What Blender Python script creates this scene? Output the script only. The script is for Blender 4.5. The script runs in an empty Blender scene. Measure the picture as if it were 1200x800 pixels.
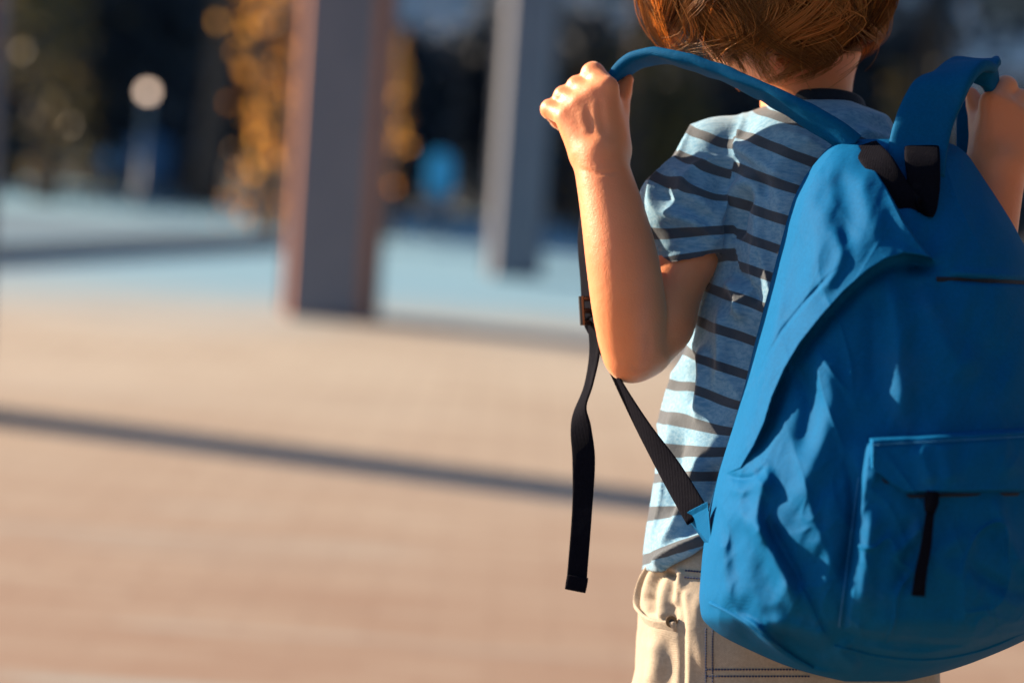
import bpy, math, random
import numpy as np
from mathutils import Vector, Matrix

random.seed(7)
rng = np.random.default_rng(7)
SC = bpy.context.scene
COL = SC.collection
R = math.radians

# ------------------------------------------------------------------ camera
F = 85.0 / 36.0 * 1200.0          # focal length in photo pixels (photo is 1200 x 800)
D = 1.95                          # distance to the plane of the boy's shoulders
PITCH, ROLL = R(5.04), R(4.0)
CAM = np.array([0.0, 0.0, 1.06])
fw = np.array([0, math.cos(PITCH), -math.sin(PITCH)])
r0 = np.array([1.0, 0, 0]); u0 = np.array([0, math.sin(PITCH), math.cos(PITCH)])
rt = math.cos(ROLL) * r0 + math.sin(ROLL) * u0
up = -math.sin(ROLL) * r0 + math.cos(ROLL) * u0
cam_d = bpy.data.cameras.new('camera'); cam = bpy.data.objects.new('camera', cam_d); COL.objects.link(cam)
cam.matrix_world = Matrix([[rt[i], up[i], -fw[i], CAM[i]] for i in range(3)] + [[0, 0, 0, 1]])
cam_d.lens = 85; cam_d.sensor_width = 36; cam_d.clip_end = 2000; cam_d.clip_start = 0.05
cam_d.dof.use_dof = True; cam_d.dof.focus_distance = D - 0.105; cam_d.dof.aperture_fstop = 3.2
cam_d.dof.aperture_blades = 0
SC.camera = cam

def ground(px, py, z=0.0):
    d = fw + rt * (px - 600) / F + up * (400 - py) / F
    return CAM + d * ((z - CAM[2]) / d[2])
def at_y(px, py, y):
    d = fw + rt * (px - 600) / F + up * (400 - py) / F
    return CAM + d * (y / d[1])

# ------------------------------------------------------------------ light
G1, G2 = ground(0, 492), ground(740, 588)
sdir = (G2 - G1)[:2]; sdir = sdir / np.linalg.norm(sdir)      # the way shadows run on the ground
ELEV = R(21)
world = bpy.data.worlds.new('World'); SC.world = world; world.use_nodes = True
nt = world.node_tree; nt.nodes.clear()
sky = nt.nodes.new('ShaderNodeTexSky'); sky.sky_type = 'NISHITA'; sky.sun_disc = False
to_sun = np.array([-sdir[0] * math.cos(ELEV), -sdir[1] * math.cos(ELEV), math.sin(ELEV)])
sky.sun_elevation = ELEV; sky.sun_rotation = math.atan2(to_sun[0], to_sun[1])
sky.air_density = 1.0; sky.dust_density = 0.1; sky.ozone_density = 3.0
bg = nt.nodes.new('ShaderNodeBackground'); bg.inputs[1].default_value = 0.065
wo = nt.nodes.new('ShaderNodeOutputWorld')
nt.links.new(sky.outputs[0], bg.inputs[0]); nt.links.new(bg.outputs[0], wo.inputs[0])
sl = bpy.data.lights.new('sun', 'SUN'); sl.energy = 5.0; sl.angle = R(0.5); sl.color = (1.0, 0.80, 0.58)
so = bpy.data.objects.new('sun', sl); COL.objects.link(so); so.location = (-6, 4, 9)
so.rotation_euler = Vector(to_sun).to_track_quat('Z', 'Y').to_euler()
SC.view_settings.view_transform = 'Standard'; SC.view_settings.look = 'None'
SC.view_settings.gamma = 1; SC.view_settings.exposure = 1.5
SC.view_settings.use_curve_mapping = False

# ------------------------------------------------------------------ helpers
def prop(o, label=None, cat=None, group=None, kind=None):
    for k, v in (('label', label), ('category', cat), ('group', group), ('kind', kind)):
        if v: o[k] = v
    return o
def empty(name, loc, **kw):
    o = bpy.data.objects.new(name, None); COL.objects.link(o); o.location = loc
    o.empty_display_size = 0.1
    return prop(o, **kw)
def mesh(name, v, f, m=None, parent=None, smooth=True, attrs=None, **kw):
    me = bpy.data.meshes.new(name)
    v = np.asarray(v, dtype=np.float32)
    if isinstance(f, np.ndarray):
        n, k = f.shape
        me.vertices.add(len(v)); me.vertices.foreach_set('co', v.ravel())
        me.loops.add(n * k); me.loops.foreach_set('vertex_index', f.astype(np.int32).ravel())
        me.polygons.add(n); me.polygons.foreach_set('loop_start', np.arange(0, n * k, k, dtype=np.int32))
        me.update(calc_edges=True)
    else:
        me.from_pydata(v.tolist(), [], f); me.update()
    if smooth: me.polygons.foreach_set('use_smooth', np.ones(len(me.polygons), dtype=bool))
    for an, av in (attrs or {}).items():
        if av.ndim == 1:
            a = me.attributes.new(an, 'FLOAT', 'POINT'); a.data.foreach_set('value', av.astype(np.float32))
        else:
            a = me.attributes.new(an, 'FLOAT_VECTOR', 'POINT'); a.data.foreach_set('vector', av.astype(np.float32).ravel())
    if m: me.materials.append(m)
    o = bpy.data.objects.new(name, me); COL.objects.link(o)
    if parent is not None:
        o.parent = parent; o.matrix_parent_inverse = world_of(parent).inverted()
    return prop(o, **kw)
def world_of(o):
    return o.matrix_basis.copy() if o.type == 'EMPTY' else Matrix.Identity(4)   # part meshes hold world coordinates
def copy_tree(o, parent=None):
    c = o.copy(); COL.objects.link(c)
    if parent is not None: c.parent = parent
    for ch in list(o.children): copy_tree(ch, c)
    return c

class MB:
    def __init__(s): s.v, s.f = [], []
    def add(s, v, f):
        b = len(s.v); s.v += [tuple(x) for x in v]; s.f += [tuple(i + b for i in q) for q in f]; return s
    def box(s, c, h, rz=0.0, bev=0.0, bevy=None):
        cx, cy, cz = c; hx, hy, hz = h; ca, sa = math.cos(rz), math.sin(rz)
        if bev <= 0:
            vs = [(x, y, z) for z in (-hz, hz) for x, y in ((-hx, -hy), (hx, -hy), (hx, hy), (-hx, hy))]
            fs = [(3, 2, 1, 0), (4, 5, 6, 7)] + [(i, (i + 1) % 4, (i + 1) % 4 + 4, i + 4) for i in range(4)]
        else:
            g = bevy or bev; ring = lambda e: [(-hx + e, -hy), (hx - e, -hy), (hx, -hy + g), (hx, hy - g), (hx - e, hy), (-hx + e, hy), (-hx, hy - g), (-hx, -hy + g)]
            vs = [(x, y, z) for z in (-hz, hz) for x, y in ring(bev)]
            fs = [tuple(range(7, -1, -1)), tuple(range(8, 16))] + [(i, (i + 1) % 8, (i + 1) % 8 + 8, i + 8) for i in range(8)]
        return s.add([(cx + x * ca - y * sa, cy + x * sa + y * ca, cz + z) for x, y, z in vs], fs)
    def tube(s, pts, rad, n=10):
        pts = [np.array(p, float) for p in pts]; vs, fs = [], []
        for i, p in enumerate(pts):
            t = pts[min(i + 1, len(pts) - 1)] - pts[max(i - 1, 0)]; t /= (np.linalg.norm(t) + 1e-9)
            a = np.cross(t, [0.31, 0.17, 0.93]) if abs(t[2]) < 0.9 else np.cross(t, [1, 0, 0.1]); a /= np.linalg.norm(a); b = np.cross(t, a)
            rr = rad[i] if hasattr(rad, '__len__') else rad
            vs += [p + rr * (math.cos(k * 2 * math.pi / n) * a + math.sin(k * 2 * math.pi / n) * b) for k in range(n)]
        for i in range(len(pts) - 1):
            fs += [(i * n + k, i * n + (k + 1) % n, (i + 1) * n + (k + 1) % n, (i + 1) * n + k) for k in range(n)]
        fs += [tuple(range(n - 1, -1, -1)), tuple((len(pts) - 1) * n + k for k in range(n))]
        return s.add(vs, fs)
    def lathe(s, c, prof, n=20):
        vs, fs = [], []
        for r_, z in prof: vs += [(c[0] + r_ * math.cos(k * 2 * math.pi / n), c[1] + r_ * math.sin(k * 2 * math.pi / n), c[2] + z) for k in range(n)]
        for i in range(len(prof) - 1): fs += [(i * n + k, i * n + (k + 1) % n, (i + 1) * n + (k + 1) % n, (i + 1) * n + k) for k in range(n)]
        fs += [tuple(range(n - 1, -1, -1)), tuple((len(prof) - 1) * n + k for k in range(n))]
        return s.add(vs, fs)
    def build(s, name, m, parent=None, smooth=False, **kw): return mesh(name, s.v, s.f, m, parent, smooth, **kw)

# ------------------------------------------------------------------ materials
def material(name):
    m = bpy.data.materials.new(name); m.use_nodes = True
    return m, m.node_tree, m.node_tree.nodes['Principled BSDF']
def N(t, kind, **kw):
    n = t.nodes.new(kind)
    for k, v in kw.items():
        if k.startswith('i_'): n.inputs[k[2:].replace('_', ' ')].default_value = v
        else: setattr(n, k, v)
    return n
def mix(t, fac, a, b, mode='MIX'):
    n = t.nodes.new('ShaderNodeMix'); n.data_type = 'RGBA'; n.blend_type = mode
    for i, x in ((0, fac), (6, a), (7, b)):
        if hasattr(x, 'links') or hasattr(x, 'is_linked'): t.links.new(x, n.inputs[i])
        else: n.inputs[i].default_value = x if i == 0 else (*x, 1)
    return n.outputs[2]
def ramp(t, src, stops):
    n = t.nodes.new('ShaderNodeValToRGB'); t.links.new(src, n.inputs[0])
    while len(n.color_ramp.elements) < len(stops): n.color_ramp.elements.new(0.5)
    for e, (p, c) in zip(n.color_ramp.elements, stops):
        e.position = p; e.color = (*c, 1) if hasattr(c, '__len__') else (c, c, c, 1)
    return n.outputs[0]
def noise(t, co, scale, detail=4, rough=0.5, dist=0.0):
    n = N(t, 'ShaderNodeTexNoise'); n.inputs['Scale'].default_value = scale; n.inputs['Detail'].default_value = detail
    n.inputs['Roughness'].default_value = rough; n.inputs['Distortion'].default_value = dist
    if co is not None: t.links.new(co, n.inputs['Vector'])
    return n.outputs['Fac']
def bump(t, h, strength, dist, b, prev=None):
    n = N(t, 'ShaderNodeBump'); n.inputs['Strength'].default_value = strength; n.inputs['Distance'].default_value = dist
    t.links.new(h, n.inputs['Height'])
    if prev is not None: t.links.new(prev, n.inputs['Normal'])
    t.links.new(n.outputs[0], b.inputs['Normal']); return n.outputs[0]
def obj_co(t): return N(t, 'ShaderNodeTexCoord').outputs['Object']
def attr(t, name): n = N(t, 'ShaderNodeAttribute'); n.attribute_name = name; return n

def simple(name, c1, c2=None, scale=8.0, rough=0.6, bmp=0.0, bd=0.002, metal=0.0):
    m, t, b = material(name); co = obj_co(t)
    n = noise(t, co, scale, 5, 0.6)
    t.links.new(mix(t, n, c1, c2 or tuple(x * 0.75 for x in c1)), b.inputs['Base Color'])
    b.inputs['Roughness'].default_value = rough; b.inputs['Metallic'].default_value = metal
    if bmp: bump(t, noise(t, co, scale * 6, 4, 0.6), bmp, bd, b)
    return m

def glow(m, col, st):
    b = m.node_tree.nodes['Principled BSDF']; b.inputs['Emission Color'].default_value = (*col, 1); b.inputs['Emission Strength'].default_value = st
def leaf_mat(name, c1, c2, trans=0.45):
    m, t, b = material(name)
    info = attr(t, 'tint')
    col = mix(t, info.outputs['Fac'], c1, c2)
    t.links.new(col, b.inputs['Base Color']); b.inputs['Roughness'].default_value = 0.5
    tr = N(t, 'ShaderNodeBsdfTranslucent'); t.links.new(col, tr.inputs[0])
    ms = N(t, 'ShaderNodeMixShader'); ms.inputs[0].default_value = trans
    t.links.new(b.outputs[0], ms.inputs[1]); t.links.new(tr.outputs[0], ms.inputs[2])
    t.links.new(ms.outputs[0], t.nodes['Material Output'].inputs[0])
    return m

M = {}
M['grey'] = simple('pillar_concrete', (0.17, 0.17, 0.20), (0.10, 0.115, 0.15), 5, 0.85, 0.6)
M['terra'] = simple('pillar_terracotta', (0.36, 0.135, 0.065), (0.28, 0.10, 0.05), 3, 0.75, 0.2)
M['pale'] = simple('pillar_edge_grey', (0.20, 0.20, 0.22), (0.15, 0.15, 0.18), 3, 0.8, 0.2)
M['bark'] = simple('bark', (0.10, 0.065, 0.05), (0.05, 0.035, 0.03), 6, 0.9, 0.8, 0.02)
M['leaf_dark'] = leaf_mat('leaf_dark', (0.030, 0.048, 0.080), (0.056, 0.070, 0.095), 0.3)
M['leaf_olive'] = leaf_mat('leaf_olive', (0.09, 0.08, 0.03), (0.24, 0.15, 0.04))
M['leaf_gold'] = leaf_mat('leaf_gold', (0.68, 0.26, 0.05), (0.80, 0.42, 0.08), 0.6)
M['sky_wall'] = simple('sky_wall_blue', (0.46, 0.54, 0.62), (0.40, 0.48, 0.57), 0.6, 0.85)
M['roof'] = simple('roof_tile', (0.22, 0.10, 0.07), None, 2, 0.8)
M['win'] = simple('window_glass', (0.03, 0.04, 0.06), None, 1, 0.12)
M['winframe'] = simple('window_frame', (0.6, 0.62, 0.64), None, 2, 0.5)
M['opal'] = simple('opal_globe', (0.85, 0.78, 0.72), (0.8, 0.73, 0.68), 4, 0.3)
glow(M['opal'], (1.0, 0.70, 0.5), 1.3)
M['post'] = simple('lamp_post_paint', (0.06, 0.11, 0.17), None, 4, 0.4)
M['bluebin'] = simple('blue_plastic', (0.04, 0.50, 0.80), (0.04, 0.44, 0.74), 3, 0.45)
M['signblue'] = simple('sign_blue', (0.03, 0.16, 0.34), None, 3, 0.4)
M['navybin'] = simple('navy_plastic', (0.02, 0.11, 0.26), None, 3, 0.5)
M['ledge'] = simple('ledge_stone', (0.12, 0.20, 0.26), (0.09, 0.16, 0.22), 1.5, 0.8)
M['ledge_side'] = simple('ledge_brick', (0.32, 0.25, 0.22), (0.25, 0.20, 0.18), 3, 0.85)
M['soil'] = simple('soil', (0.05, 0.04, 0.03), None, 3, 0.95)

# ------------------------------------------------------------------ setting
def paving_mat(name, cols, bw, bh, mortar, rough=0.75, streak=0.5, worn=False):
    m, t, b = material(name); co = obj_co(t)
    br = N(t, 'ShaderNodeTexBrick'); t.links.new(co, br.inputs['Vector'])
    br.inputs['Scale'].default_value = 1.0; br.inputs['Brick Width'].default_value = bw; br.inputs['Row Height'].default_value = bh
    br.inputs['Mortar Size'].default_value = 0.010; br.inputs['Mortar Smooth'].default_value = 0.3; br.inputs['Bias'].default_value = 0.0
    br.inputs['Color1'].default_value = (*cols[0], 1); br.inputs['Color2'].default_value = (*cols[1], 1); br.inputs['Mortar'].default_value = (*mortar, 1)
    big = noise(t, co, 0.45, 5, 0.6, 0.4)
    mp = N(t, 'ShaderNodeMapping'); mp.inputs['Scale'].default_value = (0.5, 4.0, 1); t.links.new(co, mp.inputs['Vector'])
    st = noise(t, mp.outputs[0], 1.6, 6, 0.65)
    c = mix(t, ramp(t, big, [(0.35, 0.0), (0.65, 0.7)]), br.outputs['Color'], cols[2])
    n2 = N(t, 'ShaderNodeMix', data_type='RGBA'); n2.blend_type = 'MULTIPLY'; n2.inputs[0].default_value = streak
    t.links.new(c, n2.inputs[6]); t.links.new(ramp(t, st, [(0.3, (0.62, 0.5, 0.44)), (0.6, (1, 1, 1))]), n2.inputs[7])
    cfin = n2.outputs[2]
    if worn:  # brown wear nearby, plus far blue shade painted into the colour
        sp = N(t, 'ShaderNodeSeparateXYZ'); t.links.new(co, sp.inputs[0])
        mr = N(t, 'ShaderNodeMapRange'); mr.inputs['From Min'].default_value = 10.0; mr.inputs['From Max'].default_value = 4.0; t.links.new(sp.outputs['Y'], mr.inputs['Value'])
        ml = N(t, 'ShaderNodeMath', operation='MULTIPLY'); t.links.new(mr.outputs[0], ml.inputs[0]); t.links.new(ramp(t, noise(t, mp.outputs[0], 2.6, 5, 0.7), [(0.25, 0.4), (0.6, 1.0)]), ml.inputs[1])
        cfin = mix(t, ml.outputs[0], cfin, (0.265, 0.155, 0.10))
        pt = noise(t, mp.outputs[0], 0.9, 3, 0.6, 0.5)
        m3 = N(t, 'ShaderNodeMath', operation='MULTIPLY'); t.links.new(mr.outputs[0], m3.inputs[0]); t.links.new(ramp(t, pt, [(0.60, 0.0), (0.70, 0.75)]), m3.inputs[1])
        cfin = mix(t, m3.outputs[0], cfin, (0.33, 0.36, 0.34))
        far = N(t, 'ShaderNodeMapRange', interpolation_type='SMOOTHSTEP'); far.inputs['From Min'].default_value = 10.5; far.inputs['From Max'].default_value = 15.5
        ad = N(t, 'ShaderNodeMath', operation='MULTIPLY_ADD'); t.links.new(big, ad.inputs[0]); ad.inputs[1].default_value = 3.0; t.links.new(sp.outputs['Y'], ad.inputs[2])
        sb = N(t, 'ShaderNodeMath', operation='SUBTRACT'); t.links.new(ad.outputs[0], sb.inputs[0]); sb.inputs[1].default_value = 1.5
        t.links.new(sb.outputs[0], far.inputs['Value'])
        cfin = mix(t, far.outputs[0], cfin, (0.17, 0.33, 0.43))  # skylit blue shade of the far plaza, put into the base colour
    t.links.new(cfin, b.inputs['Base Color'])
    b.inputs['Roughness'].default_value = rough
    bump(t, noise(t, co, 60, 4, 0.6), 0.25, 0.003, b)
    return m
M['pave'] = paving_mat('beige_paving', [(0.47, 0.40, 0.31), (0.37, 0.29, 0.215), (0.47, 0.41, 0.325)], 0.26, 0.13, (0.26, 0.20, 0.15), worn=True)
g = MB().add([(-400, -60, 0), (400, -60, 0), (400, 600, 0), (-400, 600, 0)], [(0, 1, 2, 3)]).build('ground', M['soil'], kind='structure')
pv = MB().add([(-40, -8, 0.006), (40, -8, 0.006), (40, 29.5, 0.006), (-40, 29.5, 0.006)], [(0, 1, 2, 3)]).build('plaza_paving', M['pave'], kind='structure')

# low ledge on the far left of the plaza
lg = empty('stone_ledge', (-7, 21.5, 0), label='low stone ledge running along the far edge of the plaza', cat='ledge')
a0, a1 = ground(-60, 312), ground(330, 290)
dirv = (a1 - a0) / np.linalg.norm(a1 - a0); nrm = np.array([-dirv[1], dirv[0], 0])
if nrm[1] < 0: nrm = -nrm
ln = np.linalg.norm(a1 - a0); ang = math.atan2(dirv[1], dirv[0]); mid = (a0 + a1) / 2
c = mid + nrm * 1.2
MB().box((c[0], c[1], 0.045), (ln / 2, 1.2, 0.04), ang).build('ledge_base', M['ledge_side'], lg)
MB().box((c[0], c[1], 0.102), (ln / 2 + 0.02, 1.22, 0.015), ang).build('ledge_cap', M['ledge'], lg)

def pillar(px, py, wid, rz, label, h=4.6, edge='terra', edge_w=0.115):
    p = ground(px, py)
    o = empty('plaza_pillar', (p[0], p[1], 0), label=label, cat='pillar', group='square pillars of the plaza')
    hw = wid / 2; ch, cy_ = wid * edge_w, wid * 0.36
    MB().box((p[0], p[1], h / 2), (hw, hw, h / 2), rz, ch, cy_).build('shaft', M[edge], o)
    for k in range(4):
        a = rz + k * math.pi / 2
        d = np.array([math.sin(a), -math.cos(a)]) * (hw + 0.012)
        MB().box((p[0] + d[0], p[1] + d[1], h / 2), ((hw - ch if k % 2 == 0 else hw - cy_) + 0.002, 0.012, h / 2 - 0.02), a).build('face_panel', M['grey'], o)
    MB().box((p[0], p[1], h + 0.08), (hw + 0.06, hw + 0.06, 0.08), rz).build('capital', M['grey'], o)
    return o
pillar(386, 372, 0.46, R(-4), 'grey pillar with terracotta edges, beside the golden shrub')
pillar(600, 325, 0.36, R(2), 'grey pillar in shade, beside the bright blue recycling dome', edge='pale')
pb = G1 - np.array([sdir[0], sdir[1], 0]) * 0.42
bx = pb[0]
# the pillar whose long shadow crosses the paving
o3 = pillar(-84, 480, 0.32, R(-2), 'terracotta edged pillar at the start of the long ground shadow', edge_w=0.30)

# ---- foliage
def leaves(n, centre, radii, size, shell=0.55, clump=14, zmin=None, seed=0):
    g_ = np.random.default_rng(seed)
    cc = g_.normal(size=(clump, 3)); cc /= np.linalg.norm(cc, axis=1)[:, None]; cc *= g_.uniform(shell, 0.95, (clump, 1))
    k = g_.integers(0, clump, n)
    p = cc[k] + g_.normal(size=(n, 3)) * 0.20
    p = p * np.array(radii) + np.array(centre)
    if zmin is not None: p[:, 2] = np.where(p[:, 2] < zmin, zmin + g_.uniform(0, 0.5, n), p[:, 2])
    a = g_.normal(size=(n, 3)); a /= np.linalg.norm(a, axis=1)[:, None]
    b = np.cross(a, g_.normal(size=(n, 3))); b /= np.linalg.norm(b, axis=1)[:, None]
    s = size * g_.uniform(0.6, 1.3, (n, 1))
    v = np.stack([p - a * s, p + b * s * 0.5, p + a * s, p - b * s * 0.5], 1).reshape(-1, 3)
    f = np.arange(n * 4).reshape(n, 4)
    tint = np.repeat(np.clip(g_.normal(0.5, 0.3, n), 0, 1), 4)
    return v, f, tint
def shrub(px, y, wpx, h, mat, n, size, label, seed, z0=0.0):
    p = at_y(px, 200, y); rx = wpx / F * y / 2
    o = empty('shrub', (p[0], y, 0), label=label, cat='shrub', group='shrubs behind the plaza')
    v, f, tn = leaves(n, (p[0], y, z0 + (h - z0) * 0.5), (rx, max(rx * 0.7, 0.5), (h - z0) * 0.5), size, 0.35, 26, 0.03, seed)
    mesh('foliage', v, f, mat, o, False, {'tint': tn})
    mb = MB(); g_ = random.Random(seed)
    for i in range(5):
        a = g_.uniform(0, 6.28)
        mb.tube([(p[0] + 0.1 * math.cos(a), y + 0.1 * math.sin(a), 0), (p[0] + rx * 0.5 * math.cos(a), y + rx * 0.4 * math.sin(a), h * 0.6)], [0.035, 0.012], 6)
    mb.build('stem', M['bark'], o)
    return o
def tree(x, y, h, r, mat, n, size, label, seed, base=2.6, tr=0.16, lean=0.0):
    o = empty('tree', (x, y, 0), label=label, cat='tree', group='trees behind the plaza')
    g_ = random.Random(seed); mb = MB()
    pts = [(x + lean * t * t + 0.05 * math.sin(5 * t + seed), y + 0.04 * math.cos(4 * t + seed), h * 0.62 * t) for t in np.linspace(0, 1, 9)]
    mb.tube(pts, [tr * (1.35 if i == 0 else 1.05 - 0.07 * i) for i in range(9)], 12)
    for i in range(7):
        a = g_.uniform(0, 6.28); q = pts[g_.choice([4, 5, 6, 7])]
        e = (q[0] + r * 0.7 * math.cos(a), q[1] + r * 0.7 * math.sin(a), q[2] + g_.uniform(0.5, 1.8))
        m_ = tuple((q[j] + e[j]) / 2 + (0.15 if j == 2 else 0) for j in range(3))
        mb.tube([q, m_, e], [tr * 0.42, tr * 0.28, tr * 0.1], 7)
    mb.build('trunk', M['bark'], o, True)
    v, f, tn = leaves(n, (x + lean * 0.6, y, (h + base) / 2), (r, r, (h - base) / 2), size, 0.4, 30, None, seed)
    mesh('crown', v, f, mat, o, False, {'tint': tn})
    return o

DK, OL, GD = M['leaf_dark'], M['leaf_olive'], M['leaf_gold']
for i, (px, y, w, h, lab) in enumerate([
        (15, 27.5, 210, 2.9, 'dark leafy shrub farthest along the hedge behind the stone ledge'),
        (110, 29.0, 200, 3.0, 'dark leafy shrub behind the round blue sign'),
        (205, 27.8, 190, 2.8, 'dark leafy shrub behind the globe lamp'),
        (300, 29.2, 200, 3.0, 'dark leafy shrub behind the golden shrub'),
        (470, 29.0, 130, 2.3, 'dark leafy shrub beside the bright blue recycling dome'),
        (560, 29.6, 120, 2.6, 'dark leafy shrub behind the pillar in shade'),
        (660, 28.6, 150, 2.5, 'dark leafy shrub between the shaded pillar and the raised fist'),
        (760, 29.6, 160, 2.6, 'dark leafy shrub behind the striped shoulder'),
        (900, 28.4, 220, 3.2, 'dark leafy shrub behind the boy'),
        (1050, 28.0, 170, 3.0, 'dark leafy shrub between the head and the raised strap'),
        (1160, 29.6, 160, 1.9, 'low dark leafy shrub beyond the wide blue strap')]):
    shrub(px, y, w, h, DK, 4200, 0.10, lab, 20 + i)
shrub(318, 20.5, 120, 3.6, GD, 430, 0.062, 'golden leaved shrub glowing in the sun beside the pillar', 41)
shrub(452, 21.5, 44, 2.2, GD, 200, 0.06, 'small golden leaved shrub half hidden by the pillar', 42)
shrub(752, 25.5, 150, 2.7, OL, 700, 0.07, 'loose olive leaved shrub behind the raised fist', 43)
shrub(1060, 25.0, 90, 1.9, OL, 260, 0.08, 'thin olive leaved shrub behind the wide blue strap', 44)
shrub(55, 24.0, 150, 3.4, OL, 420, 0.06, 'loose olive leaved shrub rising behind the stone ledge', 45)
shrub(690, 24.8, 70, 2.0, GD, 70, 0.05, 'sparse golden twiggy shrub behind the raised fist', 46)

for i, (x, y, h, r, lab) in enumerate([
        (-13.0, 30.0, 8.5, 3.0, 'tall dark crowned tree farthest out beyond the stone ledge'),
        (-8.0, 27.2, 8.2, 2.6, 'dark crowned tree behind the round blue sign'),
        (-3.3, 25.5, 7.6, 2.9, 'dark crowned tree whose brown trunk stands beside the globe lamp'),
        (1.2, 27.5, 8.2, 3.2, 'dark crowned tree with its trunk behind the raised fist'),
        (4.3, 26.4, 8.0, 3.2, 'dark crowned tree with its trunk behind the wide blue strap'),
        (8.5, 28.5, 8.0, 3.3, 'dark crowned tree past the boy at the end of the row')]):
    tree(x, y, h, r, DK, 4500, 0.17, lab, 60 + i, 4.3 if -5 < x < 3 else 2.6)
tq = at_y(-10, 60, 25.3)
tree(tq[0] - 0.3, 25.3, 5.6, 1.4, OL, 1100, 0.08, 'olive leaved tree with low branches over the ledge', 90, 1.3, 0.09)

for i, (x, y, lab) in enumerate([(4.6, 1.2, 'unseen tree added to cut skylight, level with the boy'), (6.4, 6.0, 'unseen tree added to cut skylight, past the boy'),
                                (4.2, -3.6, 'unseen tree added to cut skylight, behind the camera to the right'), (0.6, -6.5, 'unseen tree added to cut skylight, straight behind the camera'), (8.5, -1.0, 'unseen tree added to cut skylight, farthest to the right')]):
    tree(x, y, 6.5, 2.3, DK, 2600, 0.2, lab, 120 + i, 0.7)  # unseen trees, added only to cut ambient light on the bag

# made-up pale building standing in for blue sky between the trees
bl = empty('sky_stand_in', (2, 52, 0), label='made-up pale blue building standing in for sky between the trees', cat='building')
MB().box((2, 55, 4.5), (26, 3, 4.5)).build('wall', M['sky_wall'], bl)
MB().box((2, 55, 9.2), (26.4, 3.4, 0.2)).build('roof', M['roof'], bl)
for row in range(3):
    for k in range(13):
        cx, cz = -22 + k * 4.0, 1.9 + row * 2.9
        wf = MB().box((cx, 51.97, cz), (0.75, 0.05, 0.9)).build('window', M['winframe'], bl)
        MB().box((cx, 51.91, cz), (0.64, 0.02, 0.79)).build('pane', M['win'], wf)

# globe lamp
def lamp(px, py, y):
    p = at_y(px, py, y); z = p[2]
    o = empty('globe_lamp', (p[0], y, 0), label='globe lamp on a slim post behind the ledge', cat='lamp')
    MB().lathe((p[0], y, 0), [(0.10, 0), (0.10, 0.12), (0.045, 0.2), (0.035, z - 0.14), (0.04, z - 0.10), (0.04, z - 0.045)]).build('post', M['post'], o, True)
    MB().lathe((p[0], y, z), [(0.055 * math.sin(a) + 1e-4, -0.055 * math.cos(a)) for a in np.linspace(0, math.pi, 14)]).build('globe', M['opal'], o, True)
lamp(173, 108, 24.6)
# round blue sign
p = at_y(125, 187, 24.2)
o = empty('round_sign', (p[0], 24.2, 0), label='small round blue sign on a thin post', cat='sign')
MB().tube([(p[0], 24.25, 0), (p[0], 24.25, p[2] + 0.1)], 0.025, 8).build('post', M['post'], o)
MB().tube([(p[0], 24.21, p[2]), (p[0] + 0.001, 24.19, p[2])], 0.075, 24).build('disc', M['signblue'], o)
# recycling containers
def dome(px, py, y, rad, mat, lab):
    p = at_y(px, py, y)
    o = empty('recycling_bin', (p[0], y, 0), label=lab, cat='bin')
    z0 = max(p[2] - rad, 0.0)
    MB().lathe((p[0], y, z0), [(rad * 0.9, 0.0)] + [(rad * (1 - 0.02 * k), 0.1 * k) for k in range(1, 4)] + [(rad * 0.96 * math.cos(a) + 1e-3, 0.3 + rad * 0.9 * math.sin(a)) for a in np.linspace(0.1, math.pi / 2, 9)], 28).build('shell', mat, o, True)
    MB().lathe((p[0], y, 0), [(rad * 0.8, 0), (rad * 0.8, z0 + 0.02)]).build('plinth', M['post'], o)
    MB().tube([(p[0], y - rad * 0.80, z0 + rad * 0.95), (p[0], y - rad * 0.84, z0 + rad * 0.95)], 0.07, 16).build('slot', M['win'], o)
dome(515, 212, 23.5, 0.135, M['bluebin'], 'bright blue recycling dome between the two pillars')
dome(176, 184, 26.3, 0.26, M['navybin'], 'dark blue recycling dome behind the globe lamp')

# ================================================================== figure
def W(p):
    p = np.atleast_2d(np.asarray(p, float))
    return CAM + p[:, :1] * rt + p[:, 1:2] * up + (D - p[:, 2:3]) * fw
def L(px, py, w):
    px, py, w = np.broadcast_arrays(np.asarray(px, float), np.asarray(py, float), np.asarray(w, float))
    return np.stack([(px - 600) / F * (D - w), (400 - py) / F * (D - w), w], -1)
def PX(p): return 600 + p[:, 0] * F / (D - p[:, 2]), 400 - p[:, 1] * F / (D - p[:, 2])
def toL(q):
    d = np.asarray(q, float) - CAM
    return np.array([d @ rt, d @ up, D - d @ fw])
S = D / F                                # metres per photo pixel at the shoulder plane
def sstep(a, b, x): t = np.clip((x - a) / (b - a), 0, 1); return t * t * (3 - 2 * t)
def hsh(i, j, k, s):
    h = (i.astype(np.int64) * 374761393 + j.astype(np.int64) * 668265263 + k.astype(np.int64) * 2147483647 + s * 1274126177) & 0xffffffff
    h = ((h ^ (h >> 13)) * 1274126177) & 0xffffffff
    return ((h ^ (h >> 16)) & 0xffff) / 65535.0
def vnoise(p, s=0):
    p = np.asarray(p, float); i = np.floor(p); f = p - i; f = f * f * f * (f * (f * 6 - 15) + 10); i = i.astype(np.int64); r_ = 0
    for a in (0, 1):
        for b in (0, 1):
            for c_ in (0, 1):
                wgt = (f[:, 0] if a else 1 - f[:, 0]) * (f[:, 1] if b else 1 - f[:, 1]) * (f[:, 2] if c_ else 1 - f[:, 2])
                r_ = r_ + wgt * hsh(i[:, 0] + a, i[:, 1] + b, i[:, 2] + c_, s)
    return r_ * 2 - 1
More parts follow.
